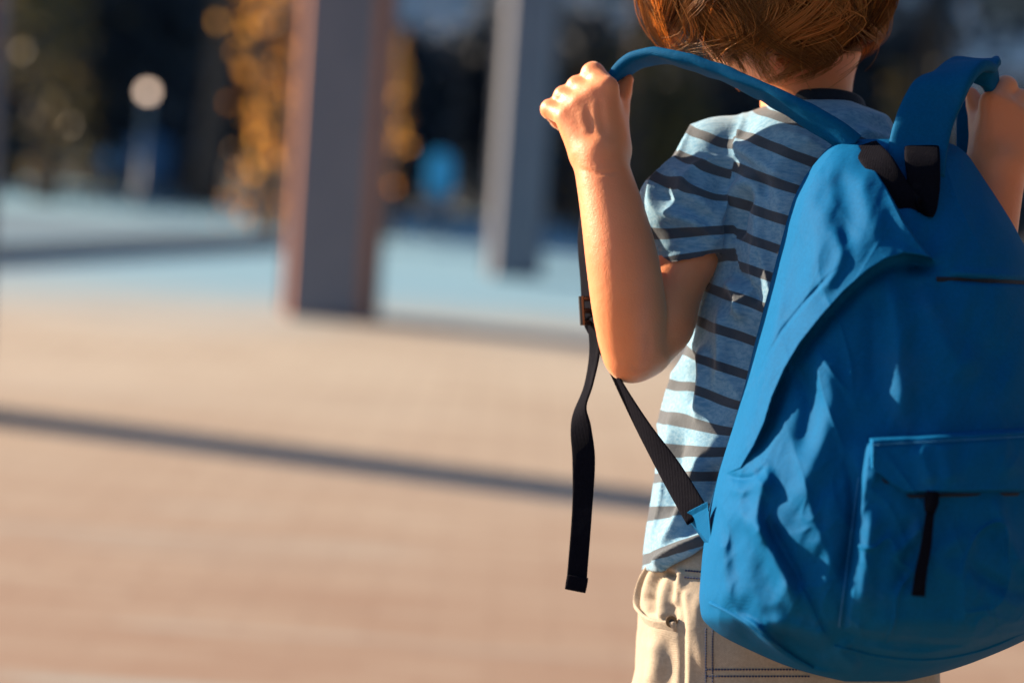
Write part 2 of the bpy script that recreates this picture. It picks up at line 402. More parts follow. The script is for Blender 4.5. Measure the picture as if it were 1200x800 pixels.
def poly_dist(x, y, pts):
    best = np.full(x.shape, 1e9); par = np.zeros(x.shape); side = np.zeros(x.shape)
    pts = np.asarray(pts, float); seg = np.linalg.norm(np.diff(pts, axis=0), axis=1); tot = seg.sum(); acc = 0
    for (a, b), sl_ in zip(zip(pts[:-1], pts[1:]), seg):
        d = (b - a) / sl_; t = np.clip((x - a[0]) * d[0] + (y - a[1]) * d[1], 0, sl_)
        qx, qy = x - a[0] - t * d[0], y - a[1] - t * d[1]; dist = np.hypot(qx, qy)
        m_ = dist < best
        best = np.where(m_, dist, best); par = np.where(m_, (acc + t) / tot, par); side = np.where(m_, np.sign(d[0] * qy - d[1] * qx), side)
        acc += sl_
    return best, par, side
def spline(pts, n):
    p = np.asarray(pts, float); p = np.vstack([2 * p[0] - p[1], p, 2 * p[-1] - p[-2]]); out = []
    m_ = len(p) - 3
    for q in np.linspace(0, m_, n):
        i = min(int(q), m_ - 1); t = q - i; a, b, c_, d = p[i:i + 4]
        out.append(0.5 * (2 * b + (c_ - a) * t + (2 * a - 5 * b + 4 * c_ - d) * t * t + (3 * b - a - 3 * c_ + d) * t ** 3))
    return np.array(out)
def ridge(x, y, pts, w, h, taper=0.25, sharp=2.0):
    pts2 = spline(np.asarray(pts, float), max(8, 5 * len(pts)))
    d, t, _ = poly_dist(x, y, pts2)
    return h * np.exp(-(d / w) ** sharp) * sstep(0, taper, t) * sstep(0, taper, 1 - t)
def in_poly(x, y, pts):
    """signed distance in px, positive inside"""
    pts = np.asarray(pts, float); d, _, _ = poly_dist(x, y, np.vstack([pts, pts[:1]])); c_ = np.zeros(x.shape, bool)
    for a, b in zip(pts, np.roll(pts, -1, 0)):
        if a[1] == b[1]: continue
        cond = ((a[1] > y) != (b[1] > y)) & (x < (b[0] - a[0]) * (y - a[1]) / (b[1] - a[1]) + a[0]); c_ ^= cond
    return np.where(c_, d, -d)

# ---- signed distance field on a grid, meshed with surface nets
class Field:
    def __init__(s, lo, hi, h):
        s.lo = np.asarray(lo, float); s.h = h; s.n = np.ceil((np.asarray(hi) - s.lo) / h).astype(int) + 1
        s.a = np.full(s.n, 0.03, np.float32)
    def block(s, lo, hi):
        i0 = np.clip(np.floor((np.asarray(lo) - s.lo) / s.h).astype(int), 0, s.n); i1 = np.clip(np.ceil((np.asarray(hi) - s.lo) / s.h).astype(int) + 1, 0, s.n)
        sl_ = tuple(slice(a, b) for a, b in zip(i0, i1))
        ax = [(s.lo[k] + np.arange(i0[k], i1[k]) * s.h).astype(np.float32) for k in range(3)]
        return sl_, ax[0][:, None, None], ax[1][None, :, None], ax[2][None, None, :]
    def put(s, sl_, d, k, mode='u'):
        a = s.a[sl_]; d = d.astype(np.float32)
        if mode == 'u':
            if k > 0: hh = np.clip(k - np.abs(a - d), 0, None) / k; s.a[sl_] = np.minimum(a, d) - hh * hh * k * 0.25
            else: s.a[sl_] = np.minimum(a, d)
        else:
            d = -d if mode == 's' else d
            if k > 0: hh = np.clip(k - np.abs(a - d), 0, None) / k; s.a[sl_] = np.maximum(a, d) + hh * hh * k * 0.25
            else: s.a[sl_] = np.maximum(a, d)
    def cone(s, a, b, ra, rb, k=0.008, mode='u', flat=1.0):
        """round cone from a to b; flat < 1 squashes it along w"""
        a = np.asarray(a, float); b = np.asarray(b, float); pad = max(ra, rb) + 2 * k + 4 * s.h
        sl_, x, y, z = s.block(np.minimum(a, b) - pad, np.maximum(a, b) + pad)
        d = b - a; zz = z - (a[2]); dz = d[2]
        L2 = d[0] ** 2 + d[1] ** 2 + dz ** 2 + 1e-12
        t = np.clip(((x - a[0]) * d[0] + (y - a[1]) * d[1] + zz * dz) / L2, 0, 1)
        dist = np.sqrt((x - a[0] - t * d[0]) ** 2 + (y - a[1] - t * d[1]) ** 2 + ((zz - t * dz) / flat) ** 2) - (ra + (rb - ra) * t)
        s.put(sl_, dist, k, mode)
    def ell(s, c_, r_, k=0.01, mode='u'):
        c_ = np.asarray(c_, float); r_ = np.asarray(r_, float); pad = 2 * k + 4 * s.h
        sl_, x, y, z = s.block(c_ - r_ - pad, c_ + r_ + pad)
        q = np.sqrt(((x - c_[0]) / r_[0]) ** 2 + ((y - c_[1]) / r_[1]) ** 2 + ((z - c_[2]) / r_[2]) ** 2)
        g_ = np.sqrt(((x - c_[0]) / r_[0] ** 2) ** 2 + ((y - c_[1]) / r_[1] ** 2) ** 2 + ((z - c_[2]) / r_[2] ** 2) ** 2) + 1e-6
        s.put(sl_, q * (q - 1) / g_, k, mode)
    def loft(s, tab, k=0.01, e=2.3, w0=0.0):
        """rows (py, left px, right px, half depth[, centre w]) stacked into one body"""
        t = np.array(sorted(tab)); yy = (400 - t[:, 0]) * S; l = (t[:, 1] - 600) * S; r_ = (t[:, 2] - 600) * S; dp = t[:, 3]
        cw = t[:, 4] if t.shape[1] > 4 else np.full(len(t), w0)
        lo = [l.min() - 0.02, yy.min() - 0.02, (cw - dp).min() - 0.02]; hi = [r_.max() + 0.02, yy.max() + 0.02, (cw + dp).max() + 0.02]
        sl_, x, y, z = s.block(lo, hi)
        o_ = np.argsort(yy); yv = y.ravel(); I = lambda q: np.interp(yv, yy[o_], q[o_])[None, :, None]
        ca, ha, hb, hc = I((l + r_) / 2), I((r_ - l) / 2), I(dp), I(cw)
        q = (np.abs((x - ca) / ha) ** e + np.abs((z - hc) / hb) ** e) ** (1 / e)
        d = (q - 1) * np.minimum(ha, hb)
        d = np.maximum(d, np.maximum(yy.min() - y, y - yy.max()))
        s.put(sl_, d, k)
    def mesh(s):
        a = s.a; ins = a < 0
        nx, ny, nz = (v - 1 for v in a.shape)
        cnt = np.zeros((nx, ny, nz), np.int8)
        for i in (0, 1):
            for j in (0, 1):
                for k in (0, 1): cnt += ins[i:i + nx, j:j + ny, k:k + nz]
        act = np.argwhere((cnt > 0) & (cnt < 8)); idx = np.full((nx, ny, nz), -1, np.int32); idx[tuple(act.T)] = np.arange(len(act))
        acc = np.zeros((len(act), 3)); num = np.zeros(len(act))
        cor = [(i, j, k) for i in (0, 1) for j in (0, 1) for k in (0, 1)]
        for p_ in cor:
            for q_ in cor:
                if sum(abs(m_ - n_) for m_, n_ in zip(p_, q_)) != 1 or p_ > q_: continue
                va = a[act[:, 0] + p_[0], act[:, 1] + p_[1], act[:, 2] + p_[2]]; vb = a[act[:, 0] + q_[0], act[:, 1] + q_[1], act[:, 2] + q_[2]]
                c_ = (va < 0) != (vb < 0); t = np.where(c_, va / np.where(c_, va - vb, 1), 0)
                acc += c_[:, None] * (np.array(p_) + t[:, None] * (np.array(q_) - np.array(p_))); num += c_
        v = s.lo + (act + acc / num[:, None]) * s.h
        faces = []
        for ax in range(3):
            b, c_ = (ax + 1) % 3, (ax + 2) % 3
            sa = [slice(None)] * 3; sb = [slice(None)] * 3; sa[ax] = slice(0, -1); sb[ax] = slice(1, None)
            e = np.argwhere(ins[tuple(sa)] != ins[tuple(sb)]); e = e[(e[:, b] > 0) & (e[:, c_] > 0) & (e[:, b] < a.shape[b] - 1) & (e[:, c_] < a.shape[c_] - 1)]
            flip = ins[tuple(e.T)]
            def at(db, dc):
                q = e.copy(); q[:, b] -= db; q[:, c_] -= dc; return idx[tuple(q.T)]
            quad = np.stack([at(1, 1), at(0, 1), at(0, 0), at(1, 0)], 1)
            quad[~flip] = quad[~flip][:, ::-1]; faces.append(quad)
        return v, np.vstack(faces)
def normals(v, f):
    n = np.zeros_like(v); fn = np.cross(v[f[:, 2]] - v[f[:, 0]], v[f[:, 3]] - v[f[:, 1]])
    for k in range(4): np.add.at(n, f[:, k], fn)
    return n / (np.linalg.norm(n, axis=1)[:, None] + 1e-12)
def smooth_v(v, f, it=2, lam=0.5):
    e = np.vstack([f[:, [0, 1]], f[:, [1, 2]], f[:, [2, 3]], f[:, [3, 0]]]); deg = np.bincount(e.ravel(), minlength=len(v))[:, None] + 1e-9
    for _ in range(it):
        s_ = np.zeros_like(v)
        for k in range(3): s_[:, k] = np.bincount(e[:, 0], v[e[:, 1], k], len(v)) + np.bincount(e[:, 1], v[e[:, 0], k], len(v))
        v = v + lam * (s_ / deg - v)
    return v

# ---- materials of the figure
def skin_mat():
    m, t, b = material('skin'); co = obj_co(t)
    c = mix(t, ramp(t, noise(t, co, 14, 4, 0.6), [(0.3, 0.0), (0.7, 1.0)]), (0.82, 0.285, 0.115), (0.75, 0.228, 0.088))
    t.links.new(c, b.inputs['Base Color']); b.inputs['Roughness'].default_value = 0.46
    b.inputs['Sheen Weight'].default_value = 0.35; b.inputs['Sheen Roughness'].default_value = 0.35; b.inputs['Sheen Tint'].default_value = (1.0, 0.86, 0.62, 1)
    b.inputs['Subsurface Weight'].default_value = 0.18; b.inputs['Subsurface Radius'].default_value = (0.012, 0.004, 0.002); b.inputs['Subsurface Scale'].default_value = 1.0
    n1 = bump(t, noise(t, co, 700, 3, 0.6), 0.3, 0.0008, b); bump(t, noise(t, co, 130, 4, 0.6), 0.22, 0.002, b, n1)
    return m
def cloth_mat(name, c1, c2, weave=1400.0, rough=0.75, sheen=0.3, bs=0.35, twill=False, wr=0.0, spec=0.2):
    m, t, b = material(name); co = obj_co(t)
    c = mix(t, noise(t, co, 9, 5, 0.65), c1, c2)
    c = mix(t, ramp(t, noise(t, co, 420, 2, 0.7), [(0.35, 0.0), (0.65, 0.45)]), c, tuple(x * 0.62 for x in c1))
    c = mix(t, ramp(t, noise(t, co, 16, 6, 0.7, 0.8), [(0.55, 0.0), (0.8, 0.16)]), c, tuple(x * 0.8 + 0.07 for x in c1))
    t.links.new(c, b.inputs['Base Color']); b.inputs['Roughness'].default_value = rough; b.inputs['Specular IOR Level'].default_value = spec
    b.inputs['Sheen Weight'].default_value = sheen; b.inputs['Sheen Roughness'].default_value = 0.4
    wv = N(t, 'ShaderNodeTexWave', wave_type='BANDS', bands_direction='DIAGONAL' if twill else 'X'); wv.inputs['Scale'].default_value = weave / 6.28; wv.inputs['Distortion'].default_value = 1.5; wv.inputs['Detail'].default_value = 2
    t.links.new(co, wv.inputs['Vector'])
    n1 = bump(t, wv.outputs['Fac'], bs, 0.0004, b)
    n2 = bump(t, noise(t, co, 700, 2, 0.6), bs, 0.0005, b, n1)
    if wr: bump(t, noise(t, co, 26, 5, 0.6, 0.6), wr, 0.006, b, n2)
    return m
def shirt_mat():
    m, t, b = material('striped_jersey'); co = obj_co(t)
    mp = N(t, 'ShaderNodeMapping'); mp.inputs['Scale'].default_value = (0.25, 1, 1); t.links.new(co, mp.inputs['Vector'])
    h = noise(t, mp.outputs[0], 420, 3, 0.7)
    base = mix(t, ramp(t, h, [(0.35, 0.0), (0.65, 1.0)]), (0.21, 0.385, 0.52), (0.085, 0.25, 0.41))
    dark = mix(t, h, (0.030, 0.042, 0.06), (0.055, 0.07, 0.09))
    d = attr(t, 'stripe').outputs['Fac']
    t.links.new(mix(t, ramp(t, d, [(0.48, 1.0), (0.52, 0.0)]), base, dark), b.inputs['Base Color'])
    b.inputs['Roughness'].default_value = 0.85; b.inputs['Sheen Weight'].default_value = 0.25
    n1 = bump(t, noise(t, co, 800, 2, 0.7), 0.35, 0.0006, b); bump(t, noise(t, co, 45, 4, 0.6, 0.5), 0.25, 0.004, b, n1)
    return m
def hair_mat():
    m, t, b = material('hair_brown'); r_ = attr(t, 'tint').outputs['Fac']
    c = mix(t, r_, (0.17, 0.06, 0.016), (0.95, 0.50, 0.15))
    t.links.new(c, b.inputs['Base Color']); b.inputs['Roughness'].default_value = 0.38
    b.inputs['Specular IOR Level'].default_value = 0.6
    tr = N(t, 'ShaderNodeBsdfTranslucent'); t.links.new(c, tr.inputs[0])
    ms = N(t, 'ShaderNodeMixShader'); ms.inputs[0].default_value = 0.65
    t.links.new(b.outputs[0], ms.inputs[1]); t.links.new(tr.outputs[0], ms.inputs[2])
    t.links.new(ms.outputs[0], t.nodes['Material Output'].inputs[0])
    return m
M['skin'] = skin_mat(); M['shirt'] = shirt_mat(); M['hair'] = hair_mat()
M['bag'] = cloth_mat('blue_canvas', (0.0, 0.112, 0.285), (0.0, 0.086, 0.23), 2600, 0.7, 0.0, 0.22, True, 0.2, spec=0.06)
M['strap'] = cloth_mat('blue_strap_canvas', (0.0, 0.098, 0.235), (0.0, 0.075, 0.19), 2600, 0.7, 0.0, 0.3, True, 0.15, spec=0.06)
M['web'] = cloth_mat('black_webbing', (0.004, 0.004, 0.008), (0.007, 0.007, 0.011), 1800, 0.85, 0.0, 0.5, spec=0.03)
M['chino'] = cloth_mat('beige_cotton', (0.46, 0.38, 0.29), (0.41, 0.33, 0.25), 2400, 0.8, 0.2, 0.25, True, 0.2)
M['navy'] = cloth_mat('navy_rib', (0.012, 0.017, 0.03), (0.018, 0.024, 0.038), 1600, 0.85, 0.2, 0.5)
M['thread'] = simple('navy_thread', (0.02, 0.04, 0.12), None, 50, 0.7)
M['light_thread'] = simple('blue_thread', (0.02, 0.22, 0.5), None, 50, 0.6)
M['brass'] = simple('dark_brass', (0.20, 0.13, 0.08), None, 30, 0.35, metal=0.9)
M['plastic'] = simple('black_plastic', (0.015, 0.015, 0.018), None, 20, 0.35)
M['shoe'] = simple('shoe_canvas', (0.08, 0.09, 0.12), None, 20, 0.8)
M['rubber'] = simple('white_rubber', (0.7, 0.7, 0.68), None, 20, 0.6)

hipw = W(L(925, 720, 0.0))[0]
person = empty('person', (hipw[0], hipw[1], 0), label='child in striped t-shirt and beige shorts seen from behind, both fists lifting the backpack straps', cat='person')
gz = lambda x, y: toL((x, y, 0.0))
MIR = 1873.0
def q3(px, py, w, mir): return L(MIR - px if mir else px, py + (16 if mir else 0), w)

# ---- body: one continuous skin
HH = 0.0019
fl = toL((hipw[0] + 0.02, hipw[1], 0.0))
B = Field([(620 - 600) * S, fl[1] - 0.01, -0.17], [(1262 - 600) * S, (400 + 190) * S, 0.128], HH)
p_ = lambda px, py, w=0.0: L(px, py, w)
B.loft([(150, 920, 985, 0.035), (175, 880, 1015, 0.045), (210, 870, 1030, 0.055), (300, 870, 1035, 0.062), (400, 850, 1040, 0.062), (500, 822, 1040, 0.06), (600, 800, 1045, 0.062), (690, 785, 1060, 0.07), (760, 785, 1065, 0.07)], 0.0)
B.cone(p_(950, 165, -0.005), p_(930, 20, -0.012), 0.036, 0.034, 0.03)
# head with a face on the far side
B.ell(p_(905, -40, 0.0), (0.072, 0.088, 0.085), 0.02)
B.ell(p_(905, 10, -0.035), (0.055, 0.06, 0.055), 0.03)
B.cone(p_(905, 40, -0.06), p_(905, 45, -0.07), 0.022, 0.02, 0.03)
B.cone(p_(905, -10, -0.088), p_(905, 12, -0.098), 0.006, 0.009, 0.008)
for sx in (-1, 1):
    B.ell(p_(905 + sx * 50, -22, -0.084), (0.014, 0.009, 0.01), 0.006, 's'); B.ell(p_(905 + sx * 50, -22, -0.072), (0.012, 0.010, 0.012), 0.003)
    B.ell(p_(905 + sx * 112, -10, -0.01), (0.008, 0.026, 0.016), 0.006)
B.cone(p_(880, 28, -0.087), p_(930, 28, -0.087), 0.005, 0.005, 0.004)
# the cheek that shows past the hair
B.cone(p_(974, 42, -0.02), p_(956, 100, -0.02), 0.027, 0.024, 0.02)
for mir in (False, True):
    q = lambda px, py, w: q3(px, py, w, mir)
    arm = [((840, 196), 0.000, 0.0225), ((805, 295), 0.020, 0.0240), ((770, 375), 0.040, 0.0275), ((750, 404), 0.050, 0.027)]
    for (a, wa, ra), (b, wb, rb) in zip(arm[:-1], arm[1:]): B.cone(q(*a, wa), q(*b, wb), ra, rb, 0.012)
    B.cone(q(842, 196, 0.0), q(905, 178, -0.01), 0.024, 0.026, 0.012)
    fore = [((743, 407), 0.057, 0.0258), ((737, 360), 0.068, 0.0280), ((729, 305), 0.070, 0.0275), ((718, 250), 0.064, 0.0243), ((706, 200), 0.056, 0.0208), ((704, 182), 0.054, 0.0206)]
    fs_ = spline([(a[0], a[1], wa, ra) for a, wa, ra in fore], 26)
    for a, b in zip(fs_[:-1], fs_[1:]): B.cone(q(*a[:3]), q(*b[:3]), a[3], b[3], 0.0025)
    B.cone(q(738, 424, 0.059), q(742, 412, 0.057), 0.012, 0.02, 0.014)          # elbow point
    q = lambda px, py, w: q3(px, py, w + 0.010, mir)                       # the hand is carried a little behind the elbow line
    mcp = [(711, 104), (695, 112), (679, 123), (664, 137)]
    pip = [(695, 87), (677, 102), (661, 113), (645, 128)]
    rad = [0.0094, 0.0088, 0.0082, 0.0078]
    for k in range(4):
        wk = 0.040 - 0.002 * k
        B.cone(q(709 - 7 * k, 176, 0.040), q(*mcp[k], wk), 0.0150, 0.0098, 0.007)                     # palm rays
        B.cone(q(*mcp[k], wk), q(*pip[k], wk - 0.016), 0.0094 - 0.0005 * k, rad[k], 0.002)
        dx, dy = 10, 12
        B.cone(q(*pip[k], wk - 0.016), q(pip[k][0] + dx, pip[k][1] + dy, wk - 0.038), rad[k], rad[k] * 0.9, 0.003)
        B.cone(q(pip[k][0] + dx, pip[k][1] + dy, wk - 0.038), q(pip[k][0] + 26, pip[k][1] + 26, wk - 0.030), rad[k] * 0.9, rad[k] * 0.8, 0.003)
    B.cone(q(716, 172, 0.034), q(720, 130, 0.022), 0.0150, 0.0115, 0.012)       # thumb
    B.cone(q(720, 130, 0.022), q(728, 108, 0.012), 0.0105, 0.0085, 0.005)
    B.cone(q(728, 108, 0.012), q(735, 94, 0.010), 0.0078, 0.0055, 0.003)
# legs down to the paving
LEG = []
for sx, hx in ((-1, 838), (1, 1015)):
    hp = L(hx, 745, 0.0); hwld = W(hp)[0]
    kn = toL((hwld[0] + 0.0 * sx, hwld[1], 0.33)); an = toL((hwld[0] + 0.005 * sx, hwld[1], 0.075)); LEG.append((hwld, kn, an))
    B.cone(hp, kn, 0.058, 0.042, 0.02); B.cone(kn, an, 0.041, 0.027, 0.015)
    B.cone(toL((hwld[0], hwld[1] - 0.03, 0.04)), toL((hwld[0] + 0.02 * sx, hwld[1] + 0.10, 0.03)), 0.026, 0.024, 0.02)
bv, bf = B.mesh(); bv = smooth_v(bv, bf, 1)
bn_ = normals(bv, bf); X, Y = PX(bv); fr_ = sstep(0.0, 0.4, bn_[:, 2]); dsp = np.zeros(len(bv))
for pts, w_, h_ in [([(757, 385), (761, 402), (757, 418)], 4, -0.0005), ([(735, 425), (748, 432), (762, 428)], 4, -0.0006), ([(676, 196), (700, 203), (735, 200)], 2.5, -0.0010),
                    ([(718, 160), (712, 130), (712, 108)], 5, 0.0007), ([(703, 160), (698, 135), (696, 116)], 5, 0.0007), ([(690, 160), (683, 140), (680, 126)], 5, 0.0006), ([(711, 165), (705, 135), (704, 112)], 4, -0.0005), ([(697, 165), (690, 140), (688, 120)], 4, -0.0005)]:
    dsp += ridge(X, Y, pts, w_, h_) * fr_
bv = bv + bn_ * dsp[:, None]
mesh('body', W(bv), bf, M['skin'], person)

# ---- t-shirt
T = Field([(715 - 600) * S, (400 - 690) * S, -0.135], [(1190 - 600) * S, (400 - 90) * S, 0.135], 0.0021)
T.loft([(122, 905, 1000, 0.045), (140, 872, 1040, 0.06), (180, 845, 1050, 0.076), (240, 842, 1056, 0.083), (310, 836, 1060, 0.086), (380, 813, 1062, 0.086), (440, 792, 1064, 0.085), (500, 777, 1066, 0.085), (560, 767, 1070, 0.086), (620, 757, 1075, 0.088), (680, 750, 1080, 0.09)], 0.0)
TS = Field(T.lo, T.lo + T.h * (T.n - 1), T.h); TS.a = np.full(T.a.shape, 0.03, np.float32)
for mir in (False, True):
    q = lambda px, py, w: q3(px, py, w, mir)
    TS.cone(q(925, 162, -0.01), q(838, 188, 0.0), 0.028, 0.0315, 0.02, flat=1.25)
    TS.cone(q(838, 188, 0.0), q(802, 245, 0.014), 0.0315, 0.0375, 0.014)
    TS.cone(q(802, 245, 0.014), q(805, 335, 0.026), 0.0375, 0.0312, 0.012)
# sleeve ends: cut across and hollow out, then join to the trunk of the shirt
sl_, x, y, z = T.block(T.lo, T.lo + T.h * (T.n - 1))
gx = 600 + x * F / (D - z); gy = 400 - y * F / (D - z)
for mir in (False, True):
    q = lambda px, py, w: q3(px, py, w, mir)
    xx = (MIR - gx) if mir else gx; yy = gy - (16 if mir else 0)
    cut = (yy - (315 - 0.20 * (xx - 765))) * S
    TS.a = np.maximum(TS.a, np.where(xx < 937, cut, -1.0).astype(np.float32))
    TS.cone(q(804, 292, 0.0205), q(803, 345, 0.026), 0.0258, 0.0262, 0.0, 's')
T.put(sl_, TS.a, 0.010)
hem = np.where(gx < 770, 668.0, np.where(gx < 832, 668 - (gx - 770) * 0.5, 637.0))
hem = hem + 0 * gy
T.a = np.maximum(T.a, ((gy - np.where(z > 0.0, hem, 668.0)) * S).astype(np.float32))
# neck opening
T.cone(p_(957, 128, -0.01), p_(950, 90, -0.012), 0.040, 0.044, 0.004, 's')
tv, tf = T.mesh(); tv = smooth_v(tv, tf, 3)
tn = normals(tv, tf); X, Y = PX(tv)
front = sstep(-0.1, 0.35, tn[:, 2])
sleeve = (X < 868 - 0.03 * (Y - 125) - 10 * np.sin((Y - 125) / 60)) & (Y < 330)
dsp = np.zeros(len(tv))
for pts, w_, h_ in [
        ([(852, 305), (840, 262), (862, 225), (900, 200)], 9, 0.006), ([(862, 285), (868, 250), (885, 220)], 7, -0.006),
        ([(846, 300), (815, 262), (775, 250)], 9, 0.005), ([(835, 285), (800, 270), (768, 262)], 7, -0.002),
        ([(780, 180), (800, 215), (845, 262)], 9, 0.004), ([(768, 215), (790, 236), (838, 260)], 7, -0.003),
        ([(848, 165), (885, 185), (920, 215)], 9, 0.004), ([(850, 170), (880, 195), (905, 235)], 7, -0.004),
        ([(845, 325), (862, 345), (868, 380)], 7, 0.006), ([(852, 315), (875, 330), (890, 360)], 6, -0.005),
        ([(838, 345), (846, 400), (835, 470)], 8, 0.004), ([(815, 395), (822, 440), (815, 500)], 8, 0.006), ([(803, 400), (806, 440), (800, 480)], 6, -0.005),
        ([(787, 470), (783, 520), (776, 560)], 5, 0.004), ([(800, 500), (790, 560), (780, 620)], 8, -0.004),
        ([(830, 520), (800, 600), (770, 655)], 9, 0.006), ([(845, 540), (820, 600), (800, 635)], 7, -0.005),
        ([(762, 668), (790, 645), (835, 622)], 5, 0.005),
        ([(905, 150), (930, 158), (960, 166)], 7, 0.003), ([(1000, 150), (1030, 160), (1050, 175)], 7, 0.005)]:
    dsp += ridge(X, Y, pts, w_, h_ * 1.35, 0.25, 1.6) * front
sl3 = vnoise(tv * np.array([30, 14, 30]), 3) * 0.0040 + vnoise(tv * np.array([60, 34, 60]), 4) * 0.0016 + 0.0045 * ((1 - np.abs(vnoise(tv * np.array([20, 11, 20]) + vnoise(tv * 18, 5)[:, None] * 0.7, 6))) ** 4 - 0.3)
# double hem line on the sleeve
hl = np.abs((Y - (315 - 0.20 * (X - 765))) + 17)
dsp += np.where(sleeve, -0.0012 * np.exp(-(hl / 2.2) ** 2), 0)
tv = tv + tn * ((dsp + sl3) * (0.25 + 0.75 * sstep(128, 175, Y)))[:, None]
# stripes
X = X + vnoise(tv * 26, 21) * 5; Y = Y + vnoise(tv * 22, 22) * 2.6 + vnoise(tv * 60, 23) * 0.8
def dist_to(vals, t): return np.min(np.abs(t[:, None] - np.asarray(vals, float)[None, :]), axis=1)
ks = np.interp(Y, [200, 225, 262, 300], [0.42, 0.36, -0.04, -0.16])
ts = Y - ks * (X - 790)
ds = dist_to([142, 179, 217, 272, 306, 311], ts) / 6.3
kt = np.interp(Y, [150, 330, 480, 530, 600, 640], [0.30, 0.38, 0.33, -0.02, -0.05, -0.3])
tt = Y - kt * (X - 830)
dt = dist_to([112, 150, 188, 226, 262, 299, 337, 380, 423, 463, 502, 529, 558, 597, 632, 652], tt) / 6.0
MX = MIR - X
dm = dist_to([142, 179, 217, 272, 309], Y - 16 - ks * (MX - 790)) / 6.3
st = np.where(sleeve, ds, np.where((X > 1040) & (Y < 340), dm, dt)) * 0.5
mesh('t_shirt', W(tv), tf, M['shirt'], person, attrs={'stripe': np.clip(st, 0, 2)})
tshirt = bpy.data.objects['t_shirt']

def ribbon(name, ctrl, m_, parent, n=60, bulge=0.0, nseg=14, rip=0.0, **kw):
    """ctrl rows: local point (3), width, thickness, side vector (3): a band swept along a spline"""
    c_ = np.array([list(a) + [b, t_] + list(s_) for a, b, t_, s_ in ctrl], float); c_ = spline(c_, n)
    p, wd, th, sd = c_[:, :3], c_[:, 3], c_[:, 4], c_[:, 5:8]
    tg = np.gradient(p, axis=0); tg /= np.linalg.norm(tg, axis=1)[:, None]
    sd = sd - (sd * tg).sum(1)[:, None] * tg; sd /= np.linalg.norm(sd, axis=1)[:, None]; nm = np.cross(tg, sd)
    an = np.linspace(0, 2 * np.pi, nseg, endpoint=False)
    e = 2 / 5.0
    cx = np.sign(np.cos(an)) * np.abs(np.cos(an)) ** e; cz = np.sign(np.sin(an)) * np.abs(np.sin(an)) ** e
    v = p[:, None] + sd[:, None] * (cx[None, :, None] * wd[:, None, None] / 2) + nm[:, None] * ((cz[None, :] * th[:, None] / 2 + bulge * (1 - cx[None] ** 2))[..., None])
    if rip:
        fl_ = v.reshape(-1, 3); v = v + (vnoise(fl_ * 60, 9) * rip).reshape(n, nseg)[..., None] * nm[:, None]
    i, k = np.meshgrid(np.arange(n - 1), np.arange(nseg), indexing='ij'); k2 = (k + 1) % nseg
    f = np.stack([i * nseg + k, i * nseg + k2, (i + 1) * nseg + k2, (i + 1) * nseg + k], -1).reshape(-1, 4)
    vv = v.reshape(-1, 3); f = [tuple(map(int, r_)) for r_ in f] + [tuple(range(nseg - 1, -1, -1)), tuple((n - 1) * nseg + k_ for k_ in range(nseg))]
    return mesh(name, W(vv), f, m_, parent, **kw)

# ribbed collar
cp = []
for a in np.linspace(0, 2 * np.pi, 25)[:-1]:
    c0 = L(957, 130, -0.008)[..., :]
    cp.append(c0 + np.array([0.0385 * math.cos(a), 0.006 * math.cos(a) * 0 - 0.004 + 0.010 * math.sin(a), 0.040 * math.sin(a)]))
cp.append(cp[0]); cp.append(cp[1])
ribbon('collar', [(q_, 0.017, 0.004, (-0.25 * (q_[0] - cp[6][0]) / 0.04, 1, -0.3 * math.sin(k * 2 * math.pi / 24))) for k, q_ in enumerate(cp)], M['navy'], tshirt, 120)

# ---- shorts
K = Field([(715 - 600) * S, toL((hipw[0], hipw[1], 0.30))[1] - 0.03, -0.14], [(1140 - 600) * S, (400 - 625) * S, 0.135], 0.0022)
K.loft([(632, 770, 1075, 0.080), (650, 760, 1085, 0.084), (690, 749, 1094, 0.09), (730, 746, 1098, 0.093), (800, 744, 1102, 0.094), (850, 742, 1104, 0.09), (880, 745, 1100, 0.08)], 0.0)
for (hwld, kn, an), sx in zip(LEG, (-1, 1)):
    a = toL((hwld[0] + 0.004 * sx, hwld[1], hwld[2] - 0.10)); b = toL((hwld[0] + 0.012 * sx, hwld[1], 0.345))
    K.cone(a, b, 0.072, 0.068, 0.02)
    K.cone(toL((hwld[0] + 0.012 * sx, hwld[1], 0.34)), toL((hwld[0] + 0.012 * sx, hwld[1], 0.20)), 0.06, 0.06, 0.0, 's')
sl_, x, y, z = K.block(K.lo, K.lo + K.h * (K.n - 1))
nz_ = rt[2] * x + up[2] * y + fw[2] * (D - z) + CAM[2]
K.a = np.maximum(K.a, (0.33 - nz_).astype(np.float32))
kv, kf = K.mesh(); kv = smooth_v(kv, kf, 3); kn_ = normals(kv, kf); X, Y = PX(kv)
front = sstep(-0.3, 0.2, kn_[:, 2])
POCK = [(763, 664), (753, 682), (748, 704), (753, 722), (768, 731), (792, 734)]
pk = in_poly(X, Y, [(764, 668), (780, 664), (800, 672), (800, 733), (768, 729), (755, 719), (751, 702), (755, 684)])
dsp = np.where(pk > 0, -0.009 * sstep(0, 6, pk) * sstep(800, 782, X), 0) * front
dsp += ridge(X, Y, [(782, 670), (774, 690), (772, 712), (776, 728)], 9, 0.008, 0.12) * front
dsp += ridge(X, Y, [(800, 664), (790, 690), (786, 712)], 6, 0.004, 0.15) * front
dsp += ridge(X, Y, [(795, 690), (800, 740), (800, 810)], 4, -0.0022, 0.05) * front
dsp += ridge(X, Y, [(803, 690), (808, 740), (808, 810)], 5, 0.0018, 0.05) * front
dsp += ridge(X, Y, [(765, 745), (770, 770), (760, 810)], 9, 0.004) * front + ridge(X, Y, [(820, 690), (815, 740), (830, 790)], 9, 0.003) * front
